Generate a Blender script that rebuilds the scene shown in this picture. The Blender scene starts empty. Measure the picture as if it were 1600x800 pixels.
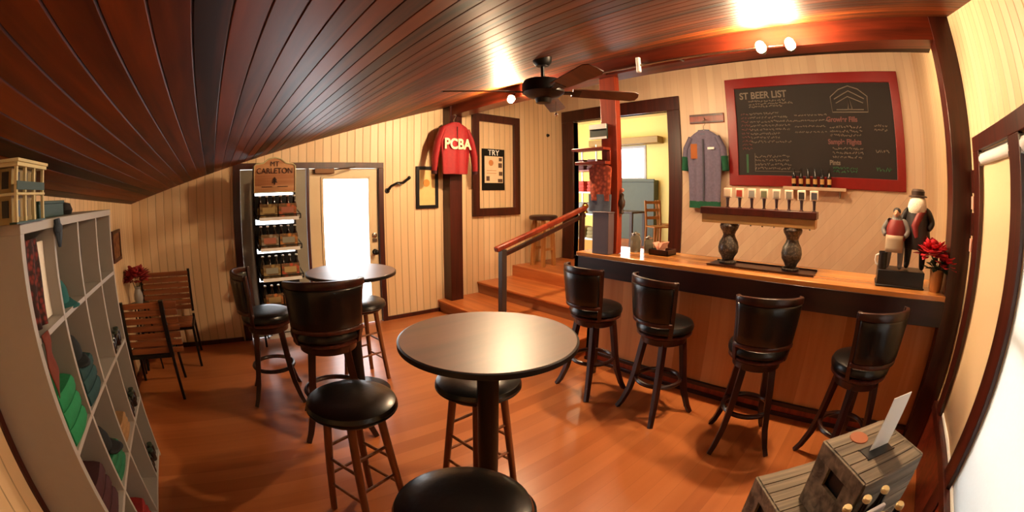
import bpy, bmesh, math, random
from mathutils import Vector, Matrix
random.seed(7)
S = bpy.context.scene
COL = S.collection
PI = math.pi
def rad(a): return math.radians(a)

# ------------------------------------------------------------------ camera, light, exposure
EYE = 1.70
yaw, pitch, roll = 0.92705, -0.07779, -0.00668
fw = Vector((math.cos(yaw)*math.cos(pitch), math.sin(yaw)*math.cos(pitch), math.sin(pitch)))
r0 = Vector((math.sin(yaw), -math.cos(yaw), 0)); u0 = r0.cross(fw)
rt = r0*math.cos(roll) + u0*math.sin(roll); up = -r0*math.sin(roll) + u0*math.cos(roll)
cam = bpy.data.objects.new('camera', bpy.data.cameras.new('camera'))
COL.objects.link(cam); S.camera = cam
cam.matrix_world = Matrix(((rt.x, up.x, -fw.x, 0), (rt.y, up.y, -fw.y, 0), (rt.z, up.z, -fw.z, EYE), (0, 0, 0, 1)))
cd = cam.data
cd.type = 'PANO'; cd.panorama_type = 'FISHEYE_EQUISOLID'
cd.sensor_width = 36; cd.sensor_fit = 'HORIZONTAL'
cd.fisheye_lens = 660.14/1600*36; cd.fisheye_fov = rad(220)
cd.shift_x = 0.0302; cd.shift_y = -0.0654
cd.clip_start = 0.02

W = bpy.data.worlds.new('world'); S.world = W; W.use_nodes = True
WORLD_STRENGTH = 6.0
W.node_tree.nodes['Background'].inputs[0].default_value = (0.93, 0.97, 1.0, 1)
W.node_tree.nodes['Background'].inputs[1].default_value = WORLD_STRENGTH
S.view_settings.view_transform = 'Standard'; S.view_settings.look = 'None'
S.view_settings.gamma = 1; S.view_settings.use_curve_mapping = False
S.view_settings.exposure = 0.5
S.cycles.sample_clamp_indirect = 6
S.cycles.max_bounces = 8
def portal(name, loc, rot, sx, sy):
    l = bpy.data.lights.new(name, 'AREA'); l.shape = 'RECTANGLE'; l.size = sx; l.size_y = sy
    l.cycles.is_portal = True
    o = bpy.data.objects.new(name, l); COL.objects.link(o); o.location = loc; o.rotation_euler = rot
portal('door_portal', (1.3, 5.08, 1.1), (-PI/2, 0, 0), 1.9, 2.0)
portal('window_portal', (1.87, -1.12, 1.2), (PI/2, 0, 0), 2.0, 1.8)
portal('far_portal', (9.1, 5.8, 2.3), (0, PI/2, 0), 1.2, 1.8)
BULB = 1650.0          # emission of every lamp bulb

# ------------------------------------------------------------------ materials
def lin(h):
    h = h.lstrip('#'); o = []
    for i in (0, 2, 4):
        v = int(h[i:i+2], 16)/255
        o.append(v/12.92 if v <= .04045 else ((v+.055)/1.055)**2.4)
    return (*o, 1)
class NT:
    def __init__(s, name):
        s.m = bpy.data.materials.new(name); s.m.use_nodes = True; s.t = s.m.node_tree
        s.b = s.t.nodes['Principled BSDF']; s.out = s.t.nodes['Material Output']
    def n(s, typ, **k):
        n = s.t.nodes.new(typ)
        for a, v in k.items():
            if a.startswith('i_'): n.inputs[int(a[2:])].default_value = v
            else: setattr(n, a, v)
        return n
    def l(s, a, b): s.t.links.new(a, b)
    def math(s, op, a, b=None, c=None):
        n = s.n('ShaderNodeMath', operation=op)
        for i, v in enumerate((a, b, c)):
            if v is None: continue
            if isinstance(v, (int, float)): n.inputs[i].default_value = v
            else: s.l(v, n.inputs[i])
        return n.outputs[0]
MC = {}
def plain(name, col, rough=.5, metal=0, var=.12, scale=14, bump=.05, **kw):
    if name in MC: return MC[name]
    N = NT(name); c = lin(col)
    co = N.n('ShaderNodeTexCoord'); nz = N.n('ShaderNodeTexNoise'); nz.inputs['Scale'].default_value = scale
    nz.inputs['Detail'].default_value = 4
    N.l(co.outputs['Object'], nz.inputs['Vector'])
    mx = N.n('ShaderNodeMix', data_type='RGBA')
    mx.inputs[6].default_value = (*[v*(1-var) for v in c[:3]], 1); mx.inputs[7].default_value = (*[min(1, v*(1+var)) for v in c[:3]], 1)
    N.l(nz.outputs['Fac'], mx.inputs[0]); N.l(mx.outputs[2], N.b.inputs['Base Color'])
    N.b.inputs['Roughness'].default_value = rough; N.b.inputs['Metallic'].default_value = metal
    if bump:
        bp = N.n('ShaderNodeBump'); bp.inputs['Strength'].default_value = bump; bp.inputs['Distance'].default_value = .01
        N.l(nz.outputs['Fac'], bp.inputs['Height']); N.l(bp.outputs[0], N.b.inputs['Normal'])
    for k, v in kw.items(): N.b.inputs[k].default_value = v
    MC[name] = N.m; return N.m
def wood(name, c1, c2, rough=.4, axis=2, scale=3, plank=0, paxis=0, gap=.03, bump=.1, groove=0, coat=0, off=0, diag=None, spec=None):
    """grain runs along `axis`; planks of width `plank` counted across `paxis`"""
    if name in MC: return MC[name]
    N = NT(name)
    co = N.n('ShaderNodeTexCoord'); vec = co.outputs['Object']
    sep = N.n('ShaderNodeSeparateXYZ'); N.l(vec, sep.inputs[0])
    tint = None; pb = None
    mp = N.n('ShaderNodeMapping')
    sc = [scale*6]*3; sc[axis] = scale*.35
    mp.inputs['Scale'].default_value = sc
    if plank:
        q = N.math('DIVIDE', N.math('ADD', sep.outputs[paxis], off), plank)
        if diag is not None:   # diagonal boards under height diag
            d = N.math('DIVIDE', N.math('ADD', sep.outputs[paxis], sep.outputs[2]), plank*1.41)
            g = N.math('LESS_THAN', sep.outputs[2], diag)
            q = N.math('ADD', N.math('MULTIPLY', d, g), N.math('MULTIPLY', q, N.math('SUBTRACT', 1, g)))
        fl = N.math('FLOOR', q); fr = N.math('FRACT', q)
        wn = N.n('ShaderNodeTexWhiteNoise', noise_dimensions='1D'); N.l(fl, wn.inputs['W']); tint = wn.outputs['Value']
        e = N.math('MINIMUM', fr, N.math('SUBTRACT', 1, fr))
        mr = N.n('ShaderNodeMapRange'); mr.inputs[2].default_value = gap; N.l(e, mr.inputs[0]); pb = mr.outputs[0]
        ad = N.n('ShaderNodeVectorMath', operation='ADD'); cb = N.n('ShaderNodeCombineXYZ')
        N.l(N.math('MULTIPLY', wn.outputs['Value'], 17), cb.inputs[axis]); N.l(vec, ad.inputs[0]); N.l(cb.outputs[0], ad.inputs[1])
        vec = ad.outputs[0]
    N.l(vec, mp.inputs['Vector'])
    nz = N.n('ShaderNodeTexNoise'); nz.inputs['Scale'].default_value = 1; nz.inputs['Detail'].default_value = 5; nz.inputs['Distortion'].default_value = .6
    N.l(mp.outputs[0], nz.inputs['Vector'])
    fac = nz.outputs['Fac']
    if tint is not None:
        fac = N.math('ADD', N.math('MULTIPLY', fac, .65), N.math('MULTIPLY', tint, .35))
    cr = N.n('ShaderNodeValToRGB'); cr.color_ramp.elements[0].position = .3; cr.color_ramp.elements[1].position = .7
    cr.color_ramp.elements[0].color = lin(c1); cr.color_ramp.elements[1].color = lin(c2); N.l(fac, cr.inputs[0])
    colo = cr.outputs[0]
    if pb is not None:
        mx = N.n('ShaderNodeMix', data_type='RGBA'); mx.inputs[6].default_value = (*[v*(1-groove) for v in lin(c1)[:3]], 1)
        N.l(pb, mx.inputs[0]); N.l(colo, mx.inputs[7]); colo = mx.outputs[2]
    N.l(colo, N.b.inputs['Base Color']); N.b.inputs['Roughness'].default_value = rough
    h = N.math('MULTIPLY', nz.outputs['Fac'], .15)
    if pb is not None: h = N.math('ADD', h, pb)
    bp = N.n('ShaderNodeBump'); bp.inputs['Strength'].default_value = bump; bp.inputs['Distance'].default_value = .006
    N.l(h, bp.inputs['Height']); N.l(bp.outputs[0], N.b.inputs['Normal'])
    if coat: N.b.inputs['Coat Weight'].default_value = coat; N.b.inputs['Coat Roughness'].default_value = .15
    if spec is not None: N.b.inputs['Specular IOR Level'].default_value = spec
    MC[name] = N.m; return N.m
def emit(name, col, st):
    N = NT(name); N.b.inputs['Base Color'].default_value = lin(col); N.b.inputs['Emission Color'].default_value = lin(col)
    N.b.inputs['Emission Strength'].default_value = st; return N.m
def glass(name):
    N = NT(name); N.t.nodes.remove(N.b)
    tr = N.n('ShaderNodeBsdfTransparent'); gl = N.n('ShaderNodeBsdfGlossy'); gl.inputs['Roughness'].default_value = .02
    fr = N.n('ShaderNodeFresnel'); mx = N.n('ShaderNodeMixShader')
    N.l(fr.outputs[0], mx.inputs[0]); N.l(tr.outputs[0], mx.inputs[1]); N.l(gl.outputs[0], mx.inputs[2]); N.l(mx.outputs[0], N.out.inputs[0])
    return N.m
def blindmat(name, col, tr=.35):
    N = NT(name); N.t.nodes.remove(N.b)
    d = N.n('ShaderNodeBsdfDiffuse'); t = N.n('ShaderNodeBsdfTranslucent'); mx = N.n('ShaderNodeMixShader'); mx.inputs[0].default_value = tr
    co = N.n('ShaderNodeTexCoord'); wv = N.n('ShaderNodeTexNoise'); wv.inputs['Scale'].default_value = 60
    N.l(co.outputs['Object'], wv.inputs['Vector'])
    m2 = N.n('ShaderNodeMix', data_type='RGBA'); c = lin(col)
    m2.inputs[6].default_value = (*[v*.93 for v in c[:3]], 1); m2.inputs[7].default_value = c; N.l(wv.outputs['Fac'], m2.inputs[0])
    N.l(m2.outputs[2], d.inputs[0]); N.l(m2.outputs[2], t.inputs[0])
    N.l(d.outputs[0], mx.inputs[1]); N.l(t.outputs[0], mx.inputs[2]); N.l(mx.outputs[0], N.out.inputs[0]); return N.m

CREAM = ('#d9b68a', '#e6c8a0')
m_wallx = wood('cream_boards_x', *CREAM, rough=.45, axis=2, scale=1.2, plank=.105, paxis=0, gap=.07, bump=.6, groove=.45)
m_wally = wood('cream_boards_y', *CREAM, rough=.45, axis=2, scale=1.2, plank=.105, paxis=1, gap=.07, bump=.6, groove=.45)
m_wallbar = wood('cream_boards_bar', '#d2b496', '#dfc6a6', rough=.4, axis=2, scale=1.2, plank=.12, paxis=1, gap=.035, bump=.25, groove=.14, diag=1.85)
m_ceil = wood('stained_ceiling_boards', '#2a1003', '#8a400e', rough=.5, axis=1, scale=2.2, bump=.2, plank=.09, paxis=0, gap=.03, groove=.35, off=1.16, spec=.22)
m_floor = wood('orange_floor_boards', '#a35a2c', '#b96e3c', rough=.3, axis=0, scale=1.3, plank=.12, paxis=1, gap=.012, bump=.08, groove=.3)
m_dark = wood('dark_red_stain', '#2b0d08', '#4a1a10', rough=.35, scale=3)
m_beam = wood('beam_stain', '#4a1a0e', '#7a2c16', rough=.35, axis=1, scale=3)
m_beamdark = wood('black_timber', '#0d0605', '#1a0c08', rough=.6, axis=1)
m_postred = wood('red_post_stain', '#6e2414', '#9a3a1e', rough=.35)
m_bartop = wood('bar_top_wood', '#b06a34', '#d8944e', rough=.22, axis=1, scale=2, plank=.16, paxis=0, gap=.02, coat=.3)
m_fascia = wood('bar_fascia', '#1c0d0c', '#331614', rough=.35, axis=1, scale=2)
m_panel = wood('bar_panel_wood', '#b8733f', '#d99c66', rough=.34, axis=2, scale=1.4, plank=.3, paxis=1, gap=.01)
m_tread = wood('tread_wood', '#a8562a', '#cf7c40', rough=.3, axis=1, scale=2)
m_stoolwood = wood('stool_dark_wood', '#1d0a06', '#3a150c', rough=.3, scale=4)
m_stoolred = wood('stool_red_wood', '#2e120a', '#522214', rough=.35, scale=4)
m_tabletop = wood('table_laminate', '#4a2412', '#6a3a20', rough=.46, axis=0, scale=1.5, bump=.02, spec=.6)
m_tabletop.node_tree.nodes['Principled BSDF'].inputs['Coat Weight'].default_value = .6; m_tabletop.node_tree.nodes['Principled BSDF'].inputs['Coat Roughness'].default_value = .36
m_leg = wood('stool_leg_wood', '#5e321b', '#8f5630', rough=.35, scale=4)
m_leather = plain('black_leather', '#0d0c0c', .28, var=.2, scale=40, bump=.08)
m_black = plain('black_metal', '#0b0b0c', .4, metal=.3)
m_blackp = plain('black_plastic', '#0d0d10', .35)
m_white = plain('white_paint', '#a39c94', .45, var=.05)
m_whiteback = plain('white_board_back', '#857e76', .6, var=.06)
m_chrome = plain('brushed_metal', '#b8b2a8', .25, metal=1, bump=0)
m_brass = plain('brass', '#b08040', .25, metal=1, bump=0)
m_chalk = plain('chalkboard', '#241e1b', .75, var=.35, scale=3)
m_chalkw = plain('chalk', '#7d7368', .9)
m_chalkp = plain('pink_chalk', '#7a5250', .9)
m_chalkg = plain('green_chalk', '#3f6a4c', .9)
m_redframe = plain('red_frame_paint', '#861410', .35)
m_glass = glass('window_glass')
m_doorpaint = plain('door_cream_paint', '#d9c39c', .4, var=.03)
m_doorgrey = plain('door_grey_paint', '#8d8878', .45, var=.05)
m_paper = plain('white_paper', '#f3f1ec', .7, var=.03)
m_yellow = plain('yellow_plaster', '#d9c070', .7, var=.04)
m_grey = plain('grey_green_panel', '#454a3c', .6)

# ------------------------------------------------------------------ mesh helpers
class B:
    def __init__(s): s.bm = bmesh.new()
    def _x(s, vs, M):
        if M is not None: bmesh.ops.transform(s.bm, matrix=M, verts=vs)
        return vs
    def box(s, x0, x1, y0, y1, z0, z1, M=None):
        r = bmesh.ops.create_cube(s.bm, size=1)
        bmesh.ops.transform(s.bm, matrix=Matrix.Translation(((x0+x1)/2, (y0+y1)/2, (z0+z1)/2)) @ Matrix.Diagonal((abs(x1-x0), abs(y1-y0), abs(z1-z0), 1)), verts=r['verts'])
        s._x(r['verts'], M); return s
    def beam(s, p, q, w, h=None, roll=0):      # rectangular bar from p to q
        p = Vector(p); q = Vector(q); d = q-p; h = h or w
        zz = d.normalized(); a = Vector((0, 0, 1)) if abs(zz.z) < .9 else Vector((1, 0, 0))
        xx = a.cross(zz).normalized(); yy = zz.cross(xx)
        M = Matrix(((xx.x, yy.x, zz.x, (p.x+q.x)/2), (xx.y, yy.y, zz.y, (p.y+q.y)/2), (xx.z, yy.z, zz.z, (p.z+q.z)/2), (0, 0, 0, 1)))
        r = bmesh.ops.create_cube(s.bm, size=1)
        bmesh.ops.transform(s.bm, matrix=M @ Matrix.Rotation(roll, 4, 'Z') @ Matrix.Diagonal((w, h, d.length, 1)), verts=r['verts']); return s
    def tube(s, pts, rr, seg=10, closed=False, cap=True, twist=0, sq=(1, 1)):
        pts = [Vector(p) for p in pts]; n = len(pts)
        rr = rr if isinstance(rr, (list, tuple)) else [rr]*n
        rings = []; px = None
        for i, p in enumerate(pts):
            if closed: d = pts[(i+1) % n]-pts[i-1]
            else: d = pts[min(i+1, n-1)]-pts[max(i-1, 0)]
            d.normalize()
            if px is None:
                a = Vector((0, 0, 1)) if abs(d.z) < .9 else Vector((1, 0, 0)); px = a.cross(d).normalized()
            else: px = (px-d*px.dot(d)).normalized()
            py = d.cross(px)
            rings.append([s.bm.verts.new(p+(px*math.cos(2*PI*k/seg+twist)*sq[0]+py*math.sin(2*PI*k/seg+twist)*sq[1])*rr[i]) for k in range(seg)])
        m = n if closed else n-1
        for i in range(m):
            a, b = rings[i], rings[(i+1) % n]
            for k in range(seg): s.bm.faces.new((a[k], a[(k+1) % seg], b[(k+1) % seg], b[k]))
        if cap and not closed:
            s.bm.faces.new(rings[0][::-1]); s.bm.faces.new(rings[-1])
        return s
    def lathe(s, prof, c=(0, 0, 0), seg=32, M=None, sx=1, sy=1):
        vs = []; rings = []
        for r, z in prof:
            if r < 1e-5: v = s.bm.verts.new((c[0], c[1], c[2]+z)); rings.append([v]); vs.append(v)
            else:
                R = [s.bm.verts.new((c[0]+r*sx*math.cos(2*PI*k/seg), c[1]+r*sy*math.sin(2*PI*k/seg), c[2]+z)) for k in range(seg)]
                rings.append(R); vs += R
        for a, b in zip(rings, rings[1:]):
            for k in range(seg):
                if len(a) == 1 and len(b) == 1: continue
                if len(a) == 1: s.bm.faces.new((a[0], b[(k+1) % seg], b[k]))
                elif len(b) == 1: s.bm.faces.new((a[k], a[(k+1) % seg], b[0]))
                else: s.bm.faces.new((a[k], a[(k+1) % seg], b[(k+1) % seg], b[k]))
        if len(rings[0]) > 1: s.bm.faces.new(rings[0][::-1])
        if len(rings[-1]) > 1: s.bm.faces.new(rings[-1])
        s._x(vs, M); return s
    def ball(s, c, r, sx=1, sy=1, sz=1, seg=16, M=None):
        q = bmesh.ops.create_uvsphere(s.bm, u_segments=seg, v_segments=max(6, seg//2), radius=r)
        bmesh.ops.transform(s.bm, matrix=Matrix.Translation(c) @ (M or Matrix()) @ Matrix.Diagonal((sx, sy, sz, 1)), verts=q['verts']); return s
    def prism(s, poly, t, M=None):   # polygon in x,z extruded along y from 0 to t
        a = [s.bm.verts.new((x, 0, z)) for x, z in poly]; b = [s.bm.verts.new((x, t, z)) for x, z in poly]
        n = len(poly); s.bm.faces.new(a); s.bm.faces.new(b[::-1])
        for k in range(n): s.bm.faces.new((a[k], b[k], b[(k+1) % n], a[(k+1) % n]))
        s._x(a+b, M); return s
    def frame(s, axis, a0, a1, z0, z1, w, d0, d1):   # mitred rectangular frame; axis 'x' or 'y' is its long side
        def P(a, d, z): return (a, d, z) if axis == 'x' else (d, a, z)
        O = [(a0, z0), (a1, z0), (a1, z1), (a0, z1)]; I = [(a0+w, z0+w), (a1-w, z0+w), (a1-w, z1-w), (a0+w, z1-w)]
        for k in range(4):
            q = [O[k], O[(k+1) % 4], I[(k+1) % 4], I[k]]
            f = [s.bm.verts.new(P(a, d0, z)) for a, z in q]; g = [s.bm.verts.new(P(a, d1, z)) for a, z in q]
            s.bm.faces.new(f); s.bm.faces.new(g[::-1])
            for i in (0, 2): s.bm.faces.new((f[i], g[i], g[(i+1) % 4], f[(i+1) % 4]))
        bmesh.ops.remove_doubles(s.bm, verts=s.bm.verts, dist=1e-6); return s
    def grid(s, f, nu, nv):
        g = [[s.bm.verts.new(f(i/nu, j/nv)) for j in range(nv+1)] for i in range(nu+1)]
        for i in range(nu):
            for j in range(nv): s.bm.faces.new((g[i][j], g[i+1][j], g[i+1][j+1], g[i][j+1]))
        return s
    def build(s, name, mat, parent=None, bevel=0, solid=0, sub=0, loc=None, ang=38, each=False):
        if each:      # one object for every separate piece
            s.bm.verts.index_update(); seen = set(); out = []
            for v in list(s.bm.verts):
                if v in seen: continue
                comp = [v]; seen.add(v); st = [v]
                while st:
                    for e in st.pop().link_edges:
                        for w_ in e.verts:
                            if w_ not in seen: seen.add(w_); st.append(w_); comp.append(w_)
                nb = B(); mp = {c: nb.bm.verts.new(c.co) for c in comp}
                for f in {f for c in comp for f in c.link_faces}: nb.bm.faces.new([mp[c] for c in f.verts])
                out.append(nb.build(name, mat, parent, bevel, solid, sub, loc, ang))
            s.bm.free(); return out[0]
        bmesh.ops.recalc_face_normals(s.bm, faces=s.bm.faces)
        me = bpy.data.meshes.new(name); s.bm.to_mesh(me); s.bm.free()
        if not isinstance(mat, (list, tuple)): mat = [mat]
        for m in mat: me.materials.append(m)
        for p in me.polygons: p.use_smooth = True
        me.set_sharp_from_angle(angle=rad(ang))
        o = bpy.data.objects.new(name, me); COL.objects.link(o)
        if parent is not None: o.parent = parent
        if loc: o.location = loc
        if solid:
            md = o.modifiers.new('solid', 'SOLIDIFY'); md.thickness = solid; md.offset = 0
        if bevel:
            md = o.modifiers.new('bevel', 'BEVEL'); md.width = bevel; md.segments = 2; md.limit_method = 'ANGLE'; md.angle_limit = rad(40)
        if sub:
            md = o.modifiers.new('sub', 'SUBSURF'); md.levels = sub; md.render_levels = sub
        return o
def tag(o, label, cat, group=None, kind=None):
    o['label'] = label; o['category'] = cat
    if group: o['group'] = group
    if kind: o['kind'] = kind
    return o
def thing(name, label, cat, loc=(0, 0, 0), rz=0, group=None):
    o = bpy.data.objects.new(name, None); o.empty_display_size = .1; COL.objects.link(o)
    o.location = loc; o.rotation_euler = (0, 0, rz); return tag(o, label, cat, group)
def struct(o): o['kind'] = 'structure'; return o
def copy_tree(o, parent=None):
    c = o.copy(); COL.objects.link(c)
    if parent is not None: c.parent = parent
    for ch in list(o.children): copy_tree(ch, c)
    return c
def clone(src, loc, rz, label, group=None):
    c = copy_tree(src); c.location = loc; c.rotation_euler = (0, 0, rz); c['label'] = label
    if group: c['group'] = group
    return c
def text_mesh(name, txt, size, mat, M, parent=None, depth=.002, align='CENTER', squash=1, bold=0.0):
    cu = bpy.data.curves.new(name, 'FONT'); cu.body = txt; cu.size = size; cu.extrude = depth; cu.align_x = align; cu.align_y = 'CENTER'; cu.offset = bold
    t = bpy.data.objects.new('tmp', cu); COL.objects.link(t)
    me = bpy.data.meshes.new_from_object(t.evaluated_get(bpy.context.evaluated_depsgraph_get()))
    bpy.data.objects.remove(t); me.name = name
    me.transform(M @ Matrix.Diagonal((squash, 1, 1, 1)))
    me.materials.clear(); me.materials.append(mat)
    o = bpy.data.objects.new(name, me); COL.objects.link(o)
    if parent is not None: o.parent = parent
    return o
# text facing: columns are text-right, text-up, text-normal
def face_m(loc, right, upv=(0, 0, 1)):
    r = Vector(right).normalized(); u = Vector(upv).normalized(); n = r.cross(u)
    return Matrix(((r.x, u.x, n.x, loc[0]), (r.y, u.y, n.y, loc[1]), (r.z, u.z, n.z, loc[2]), (0, 0, 0, 1)))

# ------------------------------------------------------------------ room shell
XL, XR, YS, YB = -1.06, 5.5, -1.0, 4.97
def cz(X, Y):
    u = (X+1.06)/4.16; v = (Y+1)/5.97
    return (1-u)*((1-v)*1.87+v*1.665)+u*((1-v)*2.955+v*2.85)
def wall(name, axis, c0, c1, a0, a1, z0, z1, holes, mat):
    """axis 'x': wall spans x=a0..a1, y=c0..c1 ; axis 'y': spans y"""
    A = sorted({a0, a1, *[v for h in holes for v in h[:2]]}); Z = sorted({z0, z1, *[v for h in holes for v in h[2:]]})
    b = B()
    for i in range(len(A)-1):
        for j in range(len(Z)-1):
            ma, mz = (A[i]+A[i+1])/2, (Z[j]+Z[j+1])/2
            if any(h[0] < ma < h[1] and h[2] < mz < h[3] for h in holes): continue
            if axis == 'x': b.box(A[i], A[i+1], c0, c1, Z[j], Z[j+1])
            else: b.box(c0, c1, A[i], A[i+1], Z[j], Z[j+1])
    bmesh.ops.remove_doubles(b.bm, verts=b.bm.verts, dist=1e-5)
    return struct(b.build(name, mat))
struct(B().box(XL-.1, XR+.1, YS-.1, YB+.1, -.1, 0).build('floor', m_floor))
wall('wall_back', 'x', YB, YB+.1, XL-.1, XR, 0, 3.75, [(.33, 2.1, .0, 1.99)], m_wallx)
wall('wall_left', 'y', XL-.1, XL, YS-.1, YB+.1, 0, 2.0, [], m_wally)
wall('wall_front', 'x', YS-.1, YS, XL-.1, XR+.1, 0, 3.8, [(2.13, 2.78, .42, 2.02), (.9, 1.95, .42, 2.02)], m_wallx)
wall('wall_bar', 'y', XR, XR+.1, YS-.1, YB+.1, 0, 3.75, [(2.84, 4.68, .51, 2.86)], m_wallbar)
# ceiling: real tongue-and-groove boards with V joints, running along y
b = B(); w = .09; x = XL-.1; prof = []
while x < XR+.1:
    prof += [(x, .004), (x+.004, 0), (x+w-.004, 0)]; x += w
prof.append((x, .004))
v0 = [b.bm.verts.new((px_, YS-.1, cz(px_, YS-.1)+d)) for px_, d in prof]
v1 = [b.bm.verts.new((px_, YB+.1, cz(px_, YB+.1)+d)) for px_, d in prof]
for i in range(len(prof)-1): b.bm.faces.new((v0[i], v0[i+1], v1[i+1], v1[i]))
t0 = [b.bm.verts.new((px_, YS-.1, cz(px_, YS-.1)+.08)) for px_ in (prof[0][0], prof[-1][0])]
t1 = [b.bm.verts.new((px_, YB+.1, cz(px_, YB+.1)+.08)) for px_ in (prof[0][0], prof[-1][0])]
b.bm.faces.new((t0[0], t0[1], t1[1], t1[0])); b.bm.faces.new((v0[0], v1[0], t1[0], t0[0])); b.bm.faces.new((v0[-1], v1[-1], t1[1], t0[1]))
struct(b.build('ceiling', m_ceil, ang=20))
# upper landing level and stairs
struct(B().box(4.34, XR, 2.62, YB, 0, .51).build('floor_landing', m_tread, bevel=.01))
struct(B().box(XR, 9.2, 1.0, 8.6, .41, .51).build('floor_far_room', m_tread))
st = thing('staircase', 'low orange wood steps rising to the doorway past the dark handrail', 'stairs', (0, 0, 0))
m_riser = wood('riser_wood', '#8f5a38', '#a8714a', rough=.4, axis=1)
for i, (x0, x1, z) in enumerate(((2.98, 3.67, .17), (3.67, 4.34, .34))):
    s_ = B().box(x0, x1, 2.62, YB, 0, z-.03).build('step', m_riser, st)
    B().box(x0-.025, x1, 2.61, YB, z-.03, z).build('tread', m_tread, s_, bevel=.008)
# timbers
b = B()
for y0, y1 in ((YS, YB),):
    bx = [(3.1, y0), (3.3, y0), (3.3, y1), (3.1, y1)]
    lo = [b.bm.verts.new((x_, y_, 2.785 if y_ < 0 else 2.715)) for x_, y_ in bx]; hi = [b.bm.verts.new((x_, y_, cz(x_, y_)+.01)) for x_, y_ in bx]
    b.bm.faces.new(lo); b.bm.faces.new(hi[::-1])
    for k in range(4): b.bm.faces.new((lo[k], hi[k], hi[(k+1) % 4], lo[(k+1) % 4]))
struct(b.build('trim_1', m_beam))
struct(B().box(3.36, 3.5, -.83, YB, 2.815, 2.95).build('trim_2', m_beamdark))
struct(B().box(3.08, 3.29, -1.0, -.81, 0, 3.0).build('trim_3', m_dark, bevel=.004))
struct(B().box(3.07, 3.27, 4.78, 4.965, .17, 2.9).build('trim_4', m_dark, bevel=.004))
struct(B().box(3.16, 3.24, 2.175, 2.35, 1.122, 2.9).build('trim_5', m_postred, bevel=.004))
# baseboards
struct(B().box(XL, .22, YB-.02, YB, 0, .05).box(2.16, 2.98, YB-.02, YB, 0, .05).build('baseboard_back', m_dark))
struct(B().box(XL, 3.08, YS, YS+.02, 0, .36).build('baseboard_front', m_beam))
struct(B().box(XL, XL+.02, YS, YB, 0, .08).build('baseboard_left', m_dark))

# door pair in the back wall
df = B().box(.24, .33, YB-.03, YB+.1, 0, 1.99).box(2.1, 2.17, YB-.03, YB+.1, 0, 1.99).box(.24, 2.17, YB-.03, YB+.1, 1.99, 2.06).box(1.155, 1.19, YB, YB+.1, 0, 1.99)
struct(df.build('door_frame', m_dark, bevel=.004)); bpy.data.objects['door_frame'].name = 'trim_6'
def leaf(name, x0, x1, gx0, gx1, gz0, gz1, mat):
    b = B().box(x0, gx0, YB+.01, YB+.055, .01, 1.985).box(gx1, x1, YB+.01, YB+.055, .01, 1.985)
    b.box(gx0, gx1, YB+.01, YB+.055, .01, gz0).box(gx0, gx1, YB+.01, YB+.055, gz1, 1.985)
    d = struct(b.build(name, mat))
    B().box(gx0, gx1, YB+.028, YB+.036, gz0, gz1).build('glass_pane', m_glass, d)
    g = B()
    for a in ((gx0-.02, gx0+.012), (gx1-.012, gx1+.02)): g.box(a[0], a[1], YB, YB+.012, gz0-.02, gz1+.02)
    g.box(gx0, gx1, YB, YB+.012, gz0-.02, gz0+.012); g.box(gx0, gx1, YB, YB+.012, gz1-.012, gz1+.02)
    g.build('glass_moulding', mat, d, bevel=.003)
    return d
leaf('door_1', .335, 1.15, .5, .99, .3, 1.86, m_doorgrey)
d2 = leaf('door_2', 1.195, 2.095, 1.36, 1.98, .3, 1.87, m_doorpaint)
hb = B().lathe([(0, 0), (.035, 0), (.035, .012), (.02, .02), (0, .02)], M=Matrix.Translation((2.04, YB+.01, 1.14)) @ Matrix.Rotation(PI/2, 4, 'X'))
hb.box(2.01, 2.07, YB-.01, YB+.01, 1.06, 1.1); o = hb.build('door_lock', m_chrome, d2)
hk = B().ball((2.04, YB-.05, .93), .033).tube([(2.04, YB+.01, .93), (2.04, YB-.05, .93)], .012).lathe([(0, 0), (.036, 0), (.036, .01), (0, .012)], M=Matrix.Translation((2.04, YB+.01, .93)) @ Matrix.Rotation(PI/2, 4, 'X'))
hk.build('door_handle', m_black, d2)
cl = B().box(1.25, 1.5, YB-.05, YB+.01, 1.925, 1.985); cl.tube([(1.5, YB-.06, 1.97), (1.62, YB-.16, 1.98), (1.78, YB-.05, 2.0)], .009)
cl.build('door_closer', plain('bronze', '#5a3f2a', .4, metal=.8), d2, bevel=.006)

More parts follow.
